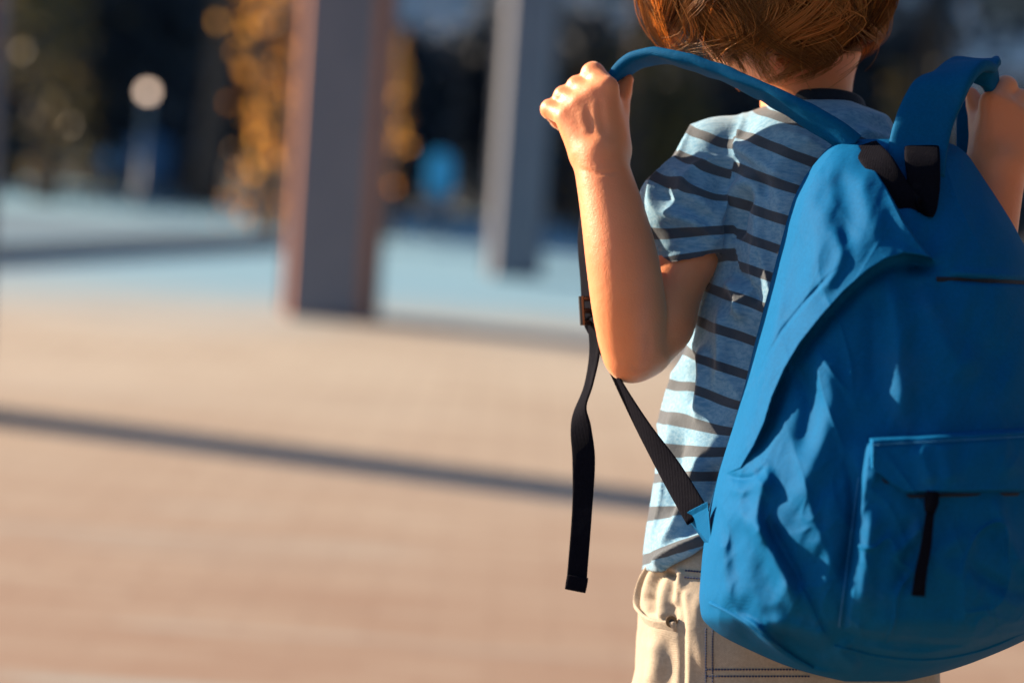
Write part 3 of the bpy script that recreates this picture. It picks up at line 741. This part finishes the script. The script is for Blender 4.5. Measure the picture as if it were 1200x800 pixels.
dsp += ridge(X, Y, [(775, 740), (785, 775), (780, 820)], 8, -0.003) * front
dsp += vnoise(kv * np.array([35, 22, 35]), 8) * 0.0022 + vnoise(kv * 70, 9) * 0.0008
kv = kv + kn_ * dsp[:, None]
mesh('shorts', W(kv), kf, M['chino'], person)
shorts = bpy.data.objects['shorts']
# surface look-up on the shorts: nearest front vertex for a pixel
fm = kn_[:, 2] > 0.0
FX, FY, FV, FN = X[fm], Y[fm], kv[fm], kn_[fm]
def on_shorts(px, py, lift=0.0):
    d = (FX - px) ** 2 + (FY - py) ** 2 - 4000 * FV[:, 2]
    k = np.argsort((FX - px) ** 2 + (FY - py) ** 2)[:6]
    w_ = FV[k, 2].mean() + lift
    return L(px, py, w_)
def stitches(name, a, b, n, m_, parent, surf, r_=0.0007, dash=0.62):
    mb = MB()
    for k in range(n):
        t0, t1 = k / n, (k + dash) / n
        p0 = surf(a[0] + (b[0] - a[0]) * t0, a[1] + (b[1] - a[1]) * t0, 0.0006); p1 = surf(a[0] + (b[0] - a[0]) * t1, a[1] + (b[1] - a[1]) * t1, 0.0006)
        mb.tube([W(p0)[0], W(p1)[0]], r_, 5)
    mb.build(name, m_, parent, kind='stuff')
for a, b, n in [((827, 736), (827, 812), 24), ((835, 738), (835, 812), 24), ((827, 784), (950, 784), 34), ((827, 792), (950, 792), 34), ((803, 668), (826, 670), 7), ((802, 676), (826, 678), 7)]:
    stitches('seam_stitching', a, b, n, M['thread'], shorts, on_shorts)
pk_pts = [on_shorts(*q_, 0.001) for q_ in POCK]
for q_ in pk_pts: q_[2] = max(q_[2], pk_pts[2][2])
ribbon('pocket_hem', [(q_, 0.0085, 0.0030, (0.5, -0.8, 0.1) if i > 2 else (0.9, -0.3, 0.3)) for i, q_ in enumerate(pk_pts)], M['chino'], shorts, 50)
rv = on_shorts(787, 728, 0.0035); rw = W(rv)[0]
MB().tube([rw + fw * 0.004, rw - fw * 0.0008], 0.0046, 20).build('rivet', M['brass'], shorts)
rv2 = bpy.data.objects['rivet']
MB().tube([rw - fw * 0.0006, rw - fw * 0.0014], 0.0021, 16).build('rivet_centre', M['plastic'], rv2)
# shoes
for (hwld, kn, an), sx in zip(LEG, (-1, 1)):
    sh = Field([-0.07, -0.10, -0.01], [0.07, 0.17, 0.12], 0.003)
    sh.cone((0, -0.045, 0.055), (0.006 * sx, 0.09, 0.042), 0.036, 0.036, 0.01); sh.cone((0, -0.03, 0.06), (0, -0.02, 0.10), 0.036, 0.034, 0.02)
    sh.a = np.maximum(sh.a, (0.024 - (sh.lo[2] + np.arange(sh.n[2]) * sh.h))[None, None, :].astype(np.float32))
    v, f = sh.mesh(); v = v + np.array([hwld[0], hwld[1], 0.006])
    s_ = mesh('shoe', v, f, M['shoe'], person)
    mb = MB(); vs = []
    for zz in (0.008, 0.03):
        vs += [(hwld[0] + 0.04 * math.cos(a) * (1 if math.sin(a) > 0 else 0.9), hwld[1] + 0.022 + 0.112 * math.sin(a), zz) for a in np.linspace(0, 2 * math.pi, 28, endpoint=False)]
    mb.add(vs, [tuple(range(27, -1, -1)), tuple(range(28, 56))] + [(i, (i + 1) % 28, (i + 1) % 28 + 28, i + 28) for i in range(28)]).build('sole', M['rubber'], s_)

# ---- hair
def hair():
    C0 = L(899, -18, -0.006); A = np.array([142 * S, 126 * S, 0.108])
    crown = np.array([0.10, 0.80, 0.55]); crown /= np.linalg.norm(crown)
    e1 = np.cross(crown, [0, 0, 1]); e1 /= np.linalg.norm(e1); e2 = np.cross(crown, e1)
    g_ = np.random.default_rng(5); ns, seg = 15000, 14
    ncl = 420
    caz = g_.uniform(0, 2 * np.pi, ncl); cst = g_.uniform(0.05, 1.5, ncl); cln = g_.uniform(0.6, 1.5, ncl)
    low = g_.random(ncl) < 0.5; cln = np.where(low, g_.uniform(1.55, 2.30, ncl) - cst, cln); cr = g_.uniform(0.86, 1.06, ncl)
    cph = g_.uniform(0, 6.28, ncl); cfr = g_.uniform(2.0, 4.5, ncl); camp = g_.uniform(0.08, 0.34, ncl); ctint = g_.uniform(0, 1, ncl); cfl = g_.normal(0.1, 0.8, ncl)
    k = g_.integers(0, ncl, ns); k.sort()
    spread = g_.normal(0, 1, ns)
    t = np.linspace(0, 1, seg)[None, :]
    th = (cst[k] + g_.normal(0, 0.05, ns))[:, None] + t * cln[k][:, None]
    az = caz[k][:, None] + (spread * 0.075)[:, None] * (1.15 - 0.75 * t) + camp[k][:, None] * np.sin(cfr[k][:, None] * t * 1.6 + cph[k][:, None]) + 0.10 * cfl[k][:, None] * t * t
    az = az - 0.25 * np.sin(caz[k])[:, None] * 0
    rad = (cr[k] + g_.normal(0, 0.012, ns))[:, None] + 0.035 * np.sin(t * np.pi) - 0.03 * t ** 3 + 0.05 * cfl[k][:, None] * t ** 3
    fly = (g_.random(ns) < 0.05)[:, None]; rad = rad + fly * g_.uniform(0, 0.10, (ns, 1)) * t ** 2; az = az + fly * g_.normal(0, 0.35, (ns, 1)) * t ** 2
    rad = rad + 0.026 * np.sin(6 * t + cph[k][:, None])
    dirs = np.cos(th)[..., None] * crown + np.sin(th)[..., None] * (np.cos(az)[..., None] * e1 + np.sin(az)[..., None] * e2)
    pts = C0 + dirs * A * rad[..., None]
    # tips hang at the nape rather than wrapping under it
    over = np.clip(-dirs[..., 1] - 0.80, 0, None); pts[..., 1] -= over * 0.03
    vis = ~((dirs[..., 2] < -0.55) & (dirs[..., 1] < 0.25))                  # leave the face free
    keep = ~((dirs[..., 1] < -0.70) & (dirs[..., 2] < 0.25)).any(1) & vis[:, -1] & (dirs[:, -1, 1] > -0.97) & (th[:, -1] < 2.45)
    pts, k, t_ = pts[keep], k[keep], ctint[k][keep]; n = len(pts)
    tg = np.gradient(pts, axis=1); tg /= np.linalg.norm(tg, axis=2)[..., None] + 1e-9
    a = np.cross(tg, np.array([0.3, 0.2, 0.9])); a /= np.linalg.norm(a, axis=2)[..., None] + 1e-9; b = np.cross(tg, a)
    rr = (0.00040 * g_.uniform(0.6, 1.4, n))[:, None] * (1 - 0.75 * np.linspace(0, 1, seg) ** 2)[None]
    ring = [pts + rr[..., None] * (math.cos(w_) * a + math.sin(w_) * b) for w_ in (0, 2.094, 4.189)]
    v = np.stack(ring, 2).reshape(-1, 3)
    base = (np.arange(n)[:, None] * seg + np.arange(seg - 1)[None]) * 3
    f = np.concatenate([np.stack([base + i, base + (i + 1) % 3, base + 3 + (i + 1) % 3, base + 3 + i], -1).reshape(-1, 4) for i in range(3)])
    tint = np.repeat(np.clip(t_ ** 1.5 * 0.75 + g_.uniform(0, 0.25, n), 0, 1), seg * 3)
    # under-layer so no scalp shows
    nu, nv = 60, 40; uu, vv_ = np.meshgrid(np.linspace(0, 2 * np.pi, nu, endpoint=False), np.linspace(0.02, 2.30, nv)); 
    dr = np.cos(vv_)[..., None] * crown + np.sin(vv_)[..., None] * (np.cos(uu)[..., None] * e1 + np.sin(uu)[..., None] * e2)
    sh = np.where((dr[..., 2] < -0.5) & (dr[..., 1] < 0.3), 0.55, 0.88 - 0.30 * sstep(0.35, 0.75, -dr[..., 1]))
    cv = (C0 + dr * A * sh[..., None]).reshape(-1, 3); i, j = np.meshgrid(np.arange(nv - 1), np.arange(nu), indexing='ij')
    cf = np.stack([i * nu + j, i * nu + (j + 1) % nu, (i + 1) * nu + (j + 1) % nu, (i + 1) * nu + j], -1).reshape(-1, 4) + len(v)
    mesh('hair', W(np.vstack([v, cv])), np.vstack([f, cf]), M['hair'], person, attrs={'tint': np.concatenate([tint, np.zeros(len(cv))])})
hair()

# ================================================================== backpack
bpos = W(L(1040, 797, 0.16))[0]
bag = empty('backpack', (bpos[0], bpos[1], bpos[2]), label='blue canvas backpack with front pocket worn on the back', cat='backpack')
tab = np.array([  # py, left px, right px, back w, front w
    (163, 990, 1098, 0.098, 0.118), (168, 975, 1120, 0.096, 0.130), (182, 962, 1135, 0.094, 0.145), (205, 944, 1150, 0.092, 0.160), (232, 930, 1168, 0.090, 0.176), (262, 921, 1187, 0.09, 0.190),
    (300, 911, 1207, 0.09, 0.204), (350, 898, 1222, 0.09, 0.220), (400, 885, 1232, 0.09, 0.232), (450, 873, 1240, 0.09, 0.244), (500, 859, 1246, 0.09, 0.254),
    (550, 843, 1250, 0.09, 0.264), (600, 830, 1253, 0.09, 0.272), (650, 823, 1254, 0.09, 0.277), (700, 819, 1250, 0.09, 0.276), (726, 822, 1238, 0.092, 0.268),
    (745, 845, 1212, 0.096, 0.254), (762, 880, 1175, 0.10, 0.236), (778, 916, 1135, 0.108, 0.214), (790, 952, 1098, 0.118, 0.194), (798, 990, 1060, 0.13, 0.170)])
PANEL = [(985, 160), (1003, 165), (1022, 192), (1040, 222), (1058, 258), (1076, 284), (1092, 303), (1078, 299), (1060, 297), (1038, 304), (1016, 318), (990, 341), (962, 372), (938, 402), (920, 432), (905, 466), (896, 496), (884, 522), (868, 548), (848, 556), (780, 556), (800, 160)]
def bag_disp(X, Y, s):
    d = in_poly(X, Y, PANEL)
    hgt = np.interp(Y, YF, HTAB)
    z = hgt * sstep(-1.2, 1.2, d) + 0.010 * np.exp(-np.clip(d, 0, None) / 38) * (d > -1.2) * sstep(-1.2, 1.2, d) * sstep(170, 250, Y) * sstep(556, 480, Y)
    z -= 0.004 * np.exp(-((d + 8) / 8) ** 2) * (d < 0) * sstep(280, 330, Y)                # hollow under the flap edge
    z += 0.0025 * np.exp(-((d - 26) / 2.5) ** 2) * sstep(310, 340, Y) * sstep(550, 520, Y) * -1    # seam along the flap
    for pts, w_, h_ in [
            ([(985, 190), (992, 240), (988, 300)], 15, -0.004), ([(960, 220), (965, 280), (950, 350)], 16, 0.005), ([(1005, 190), (1016, 240), (1030, 290)], 14, 0.004),
            ([(975, 260), (985, 300), (960, 350)], 9, 0.005), ([(935, 260), (930, 330), (905, 400)], 12, -0.004), ([(915, 330), (905, 400), (885, 470)], 13, 0.005),
            ([(1040, 310), (1050, 370), (1056, 440), (1058, 505)], 15, 0.008), ([(1030, 330), (1025, 400), (1022, 470)], 13, -0.004), ([(1085, 330), (1110, 390), (1150, 450)], 22, 0.006),
            ([(1100, 300), (1120, 380), (1190, 440)], 20, -0.005), ([(960, 400), (975, 470), (960, 530), (930, 590)], 16, 0.006), ([(935, 420), (950, 480), (935, 540)], 12, -0.006),
            ([(855, 585), (880, 615), (905, 650), (925, 690), (935, 725)], 10, 0.009), ([(905, 545), (890, 580), (888, 610), (900, 640)], 8, 0.009), ([(895, 600), (925, 660), (945, 705)], 9, -0.006),
            ([(842, 548), (862, 560), (884, 558), (900, 540)], 4, -0.005), ([(850, 572), (875, 574), (898, 556)], 7, 0.004), ([(835, 600), (845, 640), (850, 690), (842, 720)], 9, 0.005), ([(850, 605), (862, 650), (868, 700)], 10, -0.0025),
            ([(925, 560), (950, 600), (955, 660)], 14, 0.005), ([(970, 560), (975, 640), (965, 720)], 12, 0.004), ([(990, 520), (1000, 600), (985, 700)], 7, -0.005),
            ([(852, 715), (888, 736), (915, 764), (955, 786), (1000, 790)], 5, 0.014), ([(905, 735), (935, 752), (975, 770)], 10, -0.009), ([(1000, 748), (985, 765), (1010, 785)], 7, 0.006), ([(880, 728), (930, 735), (985, 750)], 9, 0.005), ([(860, 735), (895, 760), (925, 785)], 7, -0.006),
            ([(990, 752), (1080, 765), (1180, 745)], 5, 0.004), ([(1000, 765), (1080, 778), (1160, 760)], 6, -0.004),
            ([(1105, 326), (1150, 329), (1215, 332)], 3, -0.005), ([(1105, 318), (1150, 321), (1215, 323)], 5, 0.003)]:
        z = z + ridge(X, Y, pts, w_, h_ * 1.15, 0.25, 1.9)
    z = z - 0.011 * np.exp(-((X - 1074) / 17) ** 2 - ((Y - 311) / 9) ** 2) * (d < 0) * sstep(0, -3, d)
    P = np.stack([X * 0.03 + Y * 0.012, Y * 0.011 - X * 0.004, s * 3], 1)
    z = z + vnoise(P, 11) * 0.0020 + vnoise(P * 2.3, 12) * 0.0011
    U1 = np.stack([X * 0.020 - Y * 0.009, Y * 0.006 + X * 0.006, s * 2], 1); U1 = U1 + 0.5 * vnoise(U1 * 1.7, 13)[:, None]
    U2 = np.stack([X * 0.034 + Y * 0.022, Y * 0.012 - X * 0.010, s * 2], 1); U2 = U2 + 0.5 * vnoise(U2 * 1.3, 14)[:, None]
    low = sstep(1060, 900, X) * sstep(480, 600, Y); upl = sstep(1060, 960, X) * sstep(330, 220, Y)
    z = z + (0.0040 * (1 - np.sqrt(vnoise(U1, 15) ** 2 + 0.004)) ** 3) * (0.5 + 0.6 * low + 0.2 * upl) + (0.0014 * (1 - np.sqrt(vnoise(U2, 16) ** 2 + 0.004)) ** 4) * (0.3 + low)
    return z
YF = np.linspace(163, 798, 1271)
def smooth_tab(xs, ys, sig=14.0):
    """piecewise-linear table softened so that no kink shows across the cloth"""
    y0 = np.interp(YF, xs, ys); k = np.arange(-60, 61) * 0.5; gk = np.exp(-(k / sig) ** 2); gk /= gk.sum()
    lo_, hi_ = 2 * y0[0] - y0[60:0:-1], 2 * y0[-1] - y0[-2:-62:-1]
    return np.convolve(np.concatenate([lo_, y0, hi_]), gk, 'valid')
TABS = [smooth_tab(tab[:, 0], tab[:, c_], 7 if c_ < 3 else 14) for c_ in (1, 2, 3, 4)]
ETAB = smooth_tab([165, 230, 300, 420, 650], [0.58, 0.52, 0.46, 0.40, 0.36], 25)
HTAB = smooth_tab([165, 200, 250, 300, 320, 400, 480, 530, 556], [0.004, 0.012, 0.013, 0.013, 0.009, 0.008, 0.009, 0.005, 0.0], 12)
def bag_rows(yv): return [np.interp(yv, YF, t_) for t_ in TABS]
def bag_front(s, yv):
    """s 0..1 left to right across the front, yv the row"""
    l, r_, b, f_ = bag_rows(yv)
    e = np.interp(yv, YF, ETAB)
    q = np.clip(1 - np.abs(2 * s - 1) ** 2.6, 0, 1) ** e
    X = l + (r_ - l) * s
    w = b + (f_ - b) * q
    return X, w + bag_disp(X, yv, s) * sstep(0.0, 0.06, s) * sstep(0.0, 0.06, 1 - s) * sstep(163, 175, yv) * sstep(798, 790, yv)
nr, nc = 620, 470
tv_ = 163 + (798 - 163) * np.linspace(0, 1, nr)
sv_ = 0.5 - 0.5 * np.cos(np.pi * np.linspace(0, 1, nc)); sv_ = 0.5 * sv_ + 0.5 * np.linspace(0, 1, nc)
gs, gy_ = np.meshgrid(sv_, tv_); Xb, wb_ = bag_front(gs.ravel(), gy_.ravel())
fv = L(Xb, gy_.ravel(), wb_)
l, r_, b, f_ = bag_rows(tv_)
nb = 40; gb = np.linspace(1, 0, nb + 2)[1:-1]
Xk = (l[:, None] + (r_ - l)[:, None] * gb[None]); wk = np.repeat((b - 0.004)[:, None], nb, 1) - 0.004 * np.sin(np.pi * gb)[None]
kv_ = L(Xk.ravel(), np.repeat(tv_, nb), wk.ravel())
allv = np.concatenate([fv.reshape(nr, nc, 3), kv_.reshape(nr, nb, 3)], 1); ntot = nc + nb
i, j = np.meshgrid(np.arange(nr - 1), np.arange(ntot), indexing='ij'); j2 = (j + 1) % ntot
bf_ = np.stack([i * ntot + j, (i + 1) * ntot + j, (i + 1) * ntot + j2, i * ntot + j2], -1).reshape(-1, 4)
vb = allv.reshape(-1, 3)
main = mesh('main_compartment', W(vb), bf_, M['bag'], bag)
def bag_w(X, Y):
    X = np.atleast_1d(np.asarray(X, float)); Y = np.atleast_1d(np.asarray(Y, float)); X, Y = np.broadcast_arrays(X, Y)
    l, r_, _, _ = bag_rows(Y); s = np.clip((X - l) / (r_ - l), 0, 1)
    return bag_front(s.ravel(), Y.ravel())[1].reshape(X.shape)
def on_bag(px, py, lift=0.0): return L(px, py, float(bag_w(px, py)[0]) + lift)

def patch(name, top, bot, lfun, n_u, n_v, lift, m_, parent, extra=None, edge=10, right=1236, soft=None):
    """a raised fabric panel that follows the bag: between two curves top(x), bot(x)"""
    uu, vv = np.meshgrid(np.linspace(0, 1, n_u), np.linspace(0, 1, n_v))
    xl = lfun(vv); Xp = xl + (right - xl) * uu
    Yp = top(Xp) + (bot(Xp) - top(Xp)) * vv
    wbase = bag_w(Xp.ravel(), Yp.ravel()).reshape(Xp.shape)
    dl = (Xp - xl); dtp = Yp - top(Xp); dbt = bot(Xp) - Yp; drr = right - Xp
    edg = np.minimum(np.minimum(sstep(0, edge, dl), sstep(0, edge, drr)), np.minimum(sstep(0, edge * (soft or [1, 1])[0], dtp), sstep(0, edge * (soft or [1, 1])[1], dbt)))
    z = wbase - 0.002 + (lift + 0.002) * edg
    if extra: z = z + extra(Xp, Yp) * sstep(0, edge * 2, dl)
    v = L(Xp.ravel(), Yp.ravel(), z.ravel())
    i, j = np.meshgrid(np.arange(n_v - 1), np.arange(n_u - 1), indexing='ij')
    f = np.stack([i * n_u + j, (i + 1) * n_u + j, (i + 1) * n_u + j + 1, i * n_u + j + 1], -1).reshape(-1, 4)
    # close it behind
    back = v.copy(); back[:, 2] -= 0.012
    fb = f[:, ::-1] + len(v)
    ring = np.concatenate([np.arange(n_u), np.arange(1, n_v) * n_u + n_u - 1, (n_v - 1) * n_u + np.arange(n_u - 2, -1, -1), np.arange(n_v - 2, 0, -1) * n_u])
    r2 = np.roll(ring, -1); fs = np.stack([ring, r2, r2 + len(v), ring + len(v)], 1)
    return mesh(name, W(np.vstack([v, back])), np.vstack([f, fb, fs]), m_, parent)
ptop = lambda x: 512 - (x - 1015) * 0.055
pbot = lambda x: 742 + 16 * np.sin(np.clip((x - 985) / 250, 0, 1) * np.pi)
def pocket_folds(X, Y):
    x, y = X.ravel(), Y.ravel(); z = 0
    for pts, w_, h_ in [([(1020, 585), (1016, 650), (1008, 730)], 13, 0.006), ([(1060, 600), (1065, 650), (1050, 700)], 14, -0.004), ([(1085, 610), (1060, 640), (1045, 655)], 8, 0.004),
                        ([(1165, 575), (1180, 620), (1205, 680)], 8, 0.005), ([(1130, 690), (1100, 650), (1150, 620)], 12, 0.003), ([(1130, 660), (1180, 690), (1225, 700)], 9, -0.005), ([(1005, 735), (1080, 728), (1170, 735)], 12, 0.003)]:
        z = z + ridge(x, y, pts, w_, h_)
    P = np.stack([x * 0.02, y * 0.014, x * 0], 1)
    U = np.stack([x * 0.022 + y * 0.010, y * 0.012 - x * 0.006, x * 0], 1); U = U + 0.5 * vnoise(U * 1.5, 33)[:, None]
    return (z * 1.3 + vnoise(P, 31) * 0.002 + 0.004 * (1 - np.abs(vnoise(U, 32))) ** 5).reshape(X.shape)
pocket = patch('front_pocket', ptop, pbot, lambda v: 1012 - 28 * v ** 0.8, 240, 240, 0.0085, M['bag'], bag, pocket_folds, 12)
def flap_folds(X, Y):
    x, y = X.ravel(), Y.ravel()
    z = ridge(x, y, [(1075, 520), (1085, 550), (1095, 570)], 9, 0.003) + ridge(x, y, [(1110, 515), (1112, 550), (1120, 568)], 10, 0.003) + ridge(x, y, [(1170, 510), (1180, 540), (1190, 560)], 12, 0.003)
    z = z + ridge(x, y, [(1020, 522), (1100, 518), (1225, 510)], 2, -0.0015, 0.02)
    return z.reshape(X.shape)
flap = patch('pocket_flap', lambda x: ptop(x) - 2, lambda x: np.where(x < 1060, 545 + (x - 1015) * 0.72, 577.4 - (x - 1060) * 0.012), lambda v: 1016 + 0 * v, 240, 70, 0.0185, M['bag'], bag, flap_folds, 7, 1232, [1.0, 0.2])
# seam stitching on the flap and beside the pocket
pw = lambda lift: (lambda px, py, e=0.0: L(px, py, float(bag_w(px, py)[0]) + lift + e))
stitches('flap_stitching', (1022, 521), (1225, 510), 58, M['light_thread'], flap, pw(0.0185), 0.0005)
stitches('pocket_stitching', (1006, 560), (983, 735), 46, M['light_thread'], pocket, pw(0.0022), 0.0005)
# zip pull
zp = [L(x_, y_, float(bag_w(x_, y_)[0]) + 0.017) for x_, y_ in ((1093, 576), (1090, 600), (1085, 640), (1079, 672), (1076, 698))]
ribbon('zip_pull', [(zp[1], 0.006, 0.003, (1, 0, 0)), (zp[2], 0.0075, 0.003, (1, 0, 0.1)), (zp[3], 0.0085, 0.0035, (1, 0, 0.1)), (zp[4], 0.0095, 0.0035, (1, 0, 0))], M['web'], bag, 30)
ribbon('zip_slider', [(zp[0], 0.009, 0.005, (1, 0, 0)), ((zp[0] + zp[1]) / 2, 0.010, 0.006, (1, 0, 0)), (zp[1], 0.007, 0.005, (1, 0, 0))], M['web'], bag, 14)
for nm, ptl in (('bottom_piping', [(832, 706), (852, 716), (876, 730), (900, 748), (928, 768), (952, 782)]), ('base_seam', [(978, 756), (1030, 768), (1090, 772), (1150, 761), (1205, 738)])):
    ppt = spline(np.array(ptl, float), 40)
    MB().tube([W(on_bag(x_, y_, 0.0004))[0] for x_, y_ in ppt], 0.0013, 8).build(nm, M['bag'], bag, True)
ribbon('pocket_zip_shade', [(L(x_, y_, float(bag_w(x_, y_)[0]) + 0.0095), 0.0024, 0.002, (0, 1, 0)) for x_, y_ in ((1030, 559), (1045, 570), (1062, 580.5), (1100, 580), (1140, 579.5), (1180, 579), (1222, 578.5))], M['navy'], bag, 60)  # dark strip along the zip, painting in the shade under the flap
# dark strip along the zip, standing in for shade under the flap edge
ribbon('zip_shade_strip', [(on_bag(x_, y_, 0.0008), 0.0035, 0.002, (0, 1, 0)) for x_, y_ in ((1098, 327), (1130, 328), (1170, 330), (1205, 332))], M['navy'], bag, 40)
# side tab with the lower webbing
tb = W(np.array([L(829, 588, 0.165), L(802, 602, 0.13), L(826, 636, 0.13), L(834, 640, 0.165)]))
off = fw * 0.004
MB().add(list(tb) + list(tb + off), [(0, 1, 2, 3), (7, 6, 5, 4), (0, 4, 5, 1), (1, 5, 6, 2), (2, 6, 7, 3), (3, 7, 4, 0)]).build('strap_tab', M['bag'], bag)
# grab loop
ribbon('grab_loop', [(L(1012, 172, 0.128), 0.022, 0.004, (0.9, 0.2, 0.2)), (L(1030, 192, 0.165), 0.022, 0.004, (0.9, 0.3, 0.2)), (L(1052, 228, 0.180), 0.023, 0.004, (0.9, 0.35, 0)), (L(1074, 250, 0.182), 0.024, 0.004, (0.8, 0.6, 0)),
                     (L(1082, 222, 0.176), 0.024, 0.004, (1, 0.1, 0.0)), (L(1081, 190, 0.165), 0.026, 0.004, (1, 0, 0.0)), (L(1080, 168, 0.130), 0.026, 0.004, (1, 0, 0))], M['web'], bag, 80)
# left shoulder strap: padded band from the bag top up into the fist
ribbon('shoulder_strap', [(L(1000, 172, 0.112), 0.030, 0.009, (0.3, 0.4, 1)), (L(975, 153, 0.110), 0.034, 0.009, (0.2, 0.26, 1)), (L(925, 123, 0.098), 0.036, 0.009, (0.08, 0.12, 1)), (L(870, 96, 0.080), 0.036, 0.009, (0.0, 0.04, 1)), (L(810, 73, 0.060), 0.036, 0.009, (0.0, 0.02, 1)),
                          (L(765, 66, 0.040), 0.035, 0.009, (0.0, 0.08, 1)), (L(735, 77, 0.029), 0.030, 0.009, (-0.2, 0.2, 1)), (L(712, 108, 0.022), 0.024, 0.009, (-0.3, 0.1, 1)), (L(702, 150, 0.016), 0.022, 0.009, (-0.3, 0.1, 1)), (L(694, 205, 0.010), 0.020, 0.008, (0.2, 0, 1))], M['strap'], bag, 130, 0.0, 18, 0.0018,
       label='blue padded strap pulled up into the raised fist')
ls = bpy.data.objects['shoulder_strap']
ribbon('webbing', [(L(694, 200, 0.010), 0.020, 0.0022, (0.3, 0, 1)), (L(684, 270, 0.018), 0.020, 0.0022, (0.4, 0, 1)), (L(688, 330, 0.030), 0.020, 0.0022, (0.5, 0, 1)), (L(692, 372, 0.040), 0.020, 0.0022, (0.6, 0, 0.8))], M['web'], ls, 40)
bk = W(np.array([L(692, 368, 0.014)]))[0]
mb = MB()
for y0, y1 in ((348, 352), (362, 366), (376, 380)): mb.tube([W(L(682, (y0 + y1) / 2, 0.048))[0], W(L(702, (y0 + y1) / 2, 0.030))[0]], 0.0022, 8)
for xx, ww in ((682, 0.048), (702, 0.030)): mb.tube([W(L(xx - 1, 347, ww))[0], W(L(xx + 1, 381, ww))[0]], 0.0022, 8)
mb.build('buckle', M['plastic'], ls)
ribbon('lower_webbing', [(L(694, 372, 0.038), 0.020, 0.0022, (0.8, 0.3, 0.6)), (L(710, 418, 0.045), 0.020, 0.0022, (0.15, 0.1, 1)), (L(728, 455, 0.060), 0.0195, 0.0022, (0.2, 0.13, 1)), (L(755, 503, 0.082), 0.0195, 0.0022, (0.42, 0.28, 0.9)), (L(786, 552, 0.105), 0.020, 0.0022, (0.7, 0.45, 0.5)), (L(818, 606, 0.140), 0.020, 0.0022, (0.9, 0.6, 0.1))], M['web'], bag, 70)
ribbon('strap_tail', [(L(694, 372, 0.042), 0.018, 0.002, (0.4, 0.1, 1)), (L(697, 410, 0.044), 0.018, 0.002, (0.45, 0.1, 1)), (L(690, 450, 0.046), 0.018, 0.002, (0.35, 0.1, 1)), (L(680, 480, 0.05), 0.018, 0.002, (0.5, 0.25, 0.8)), (L(681, 505, 0.054), 0.0185, 0.002, (1, 0.2, 0.5)), (L(684, 540, 0.056), 0.0185, 0.002, (1, 0, 0.3)), (L(682, 600, 0.056), 0.0160, 0.002, (1, 0, 0.2)), (L(675, 690, 0.056), 0.0158, 0.002, (1, 0.15, 0.1))], M['web'], ls, 90)
ribbon('tail_end_fold', [(L(677, 675, 0.057), 0.0168, 0.006, (1, 0.2, 0.1)), (L(675.5, 684, 0.057), 0.0170, 0.006, (1, 0.25, 0.1)), (L(674, 692, 0.057), 0.0165, 0.005, (1, 0.25, 0.1))], M['web'], ls, 14)
# right shoulder strap: seen broadside, folding over into the other fist
ribbon('shoulder_strap', [(L(1072, 205, 0.150), 0.044, 0.010, (1, 0.15, -0.1)), (L(1076, 172, 0.135), 0.044, 0.011, (1, 0.28, -0.2)), (L(1086, 135, 0.122), 0.043, 0.011, (1, 0.40, -0.2)), (L(1104, 102, 0.110), 0.042, 0.011, (0.95, 0.50, -0.15)), (L(1124, 83, 0.095), 0.041, 0.010, (1, 0.35, -0.05)), (L(1140, 76, 0.076), 0.038, 0.010, (1, -0.02, -0.2)),
                          (L(1150, 77, 0.064), 0.031, 0.009, (0.9, -0.12, -0.45)), (L(1158, 88, 0.052), 0.025, 0.009, (0.6, -0.05, -0.8)), (L(1163, 114, 0.042), 0.022, 0.009, (0.5, 0.0, -1)), (L(1160, 165, 0.036), 0.026, 0.008, (0.5, 0, -1)), (L(1152, 230, 0.030), 0.024, 0.008, (0.8, 0, -0.8))], M['strap'], bag, 120, 0.0, 18, 0.0012,
       label='wide blue strap folding over into the other fist')
rs = bpy.data.objects['shoulder_strap.001']
ribbon('webbing', [(L(1135, 118, 0.004), 0.018, 0.003, (1, 0, 0.3)), (L(1134, 160, 0.004), 0.018, 0.003, (1, 0, 0.3)), (L(1136, 220, 0.004), 0.018, 0.003, (1, 0, 0.3)), (L(1150, 330, 0.01), 0.018, 0.003, (1, 0, 0.3))], M['strap'], rs, 30)
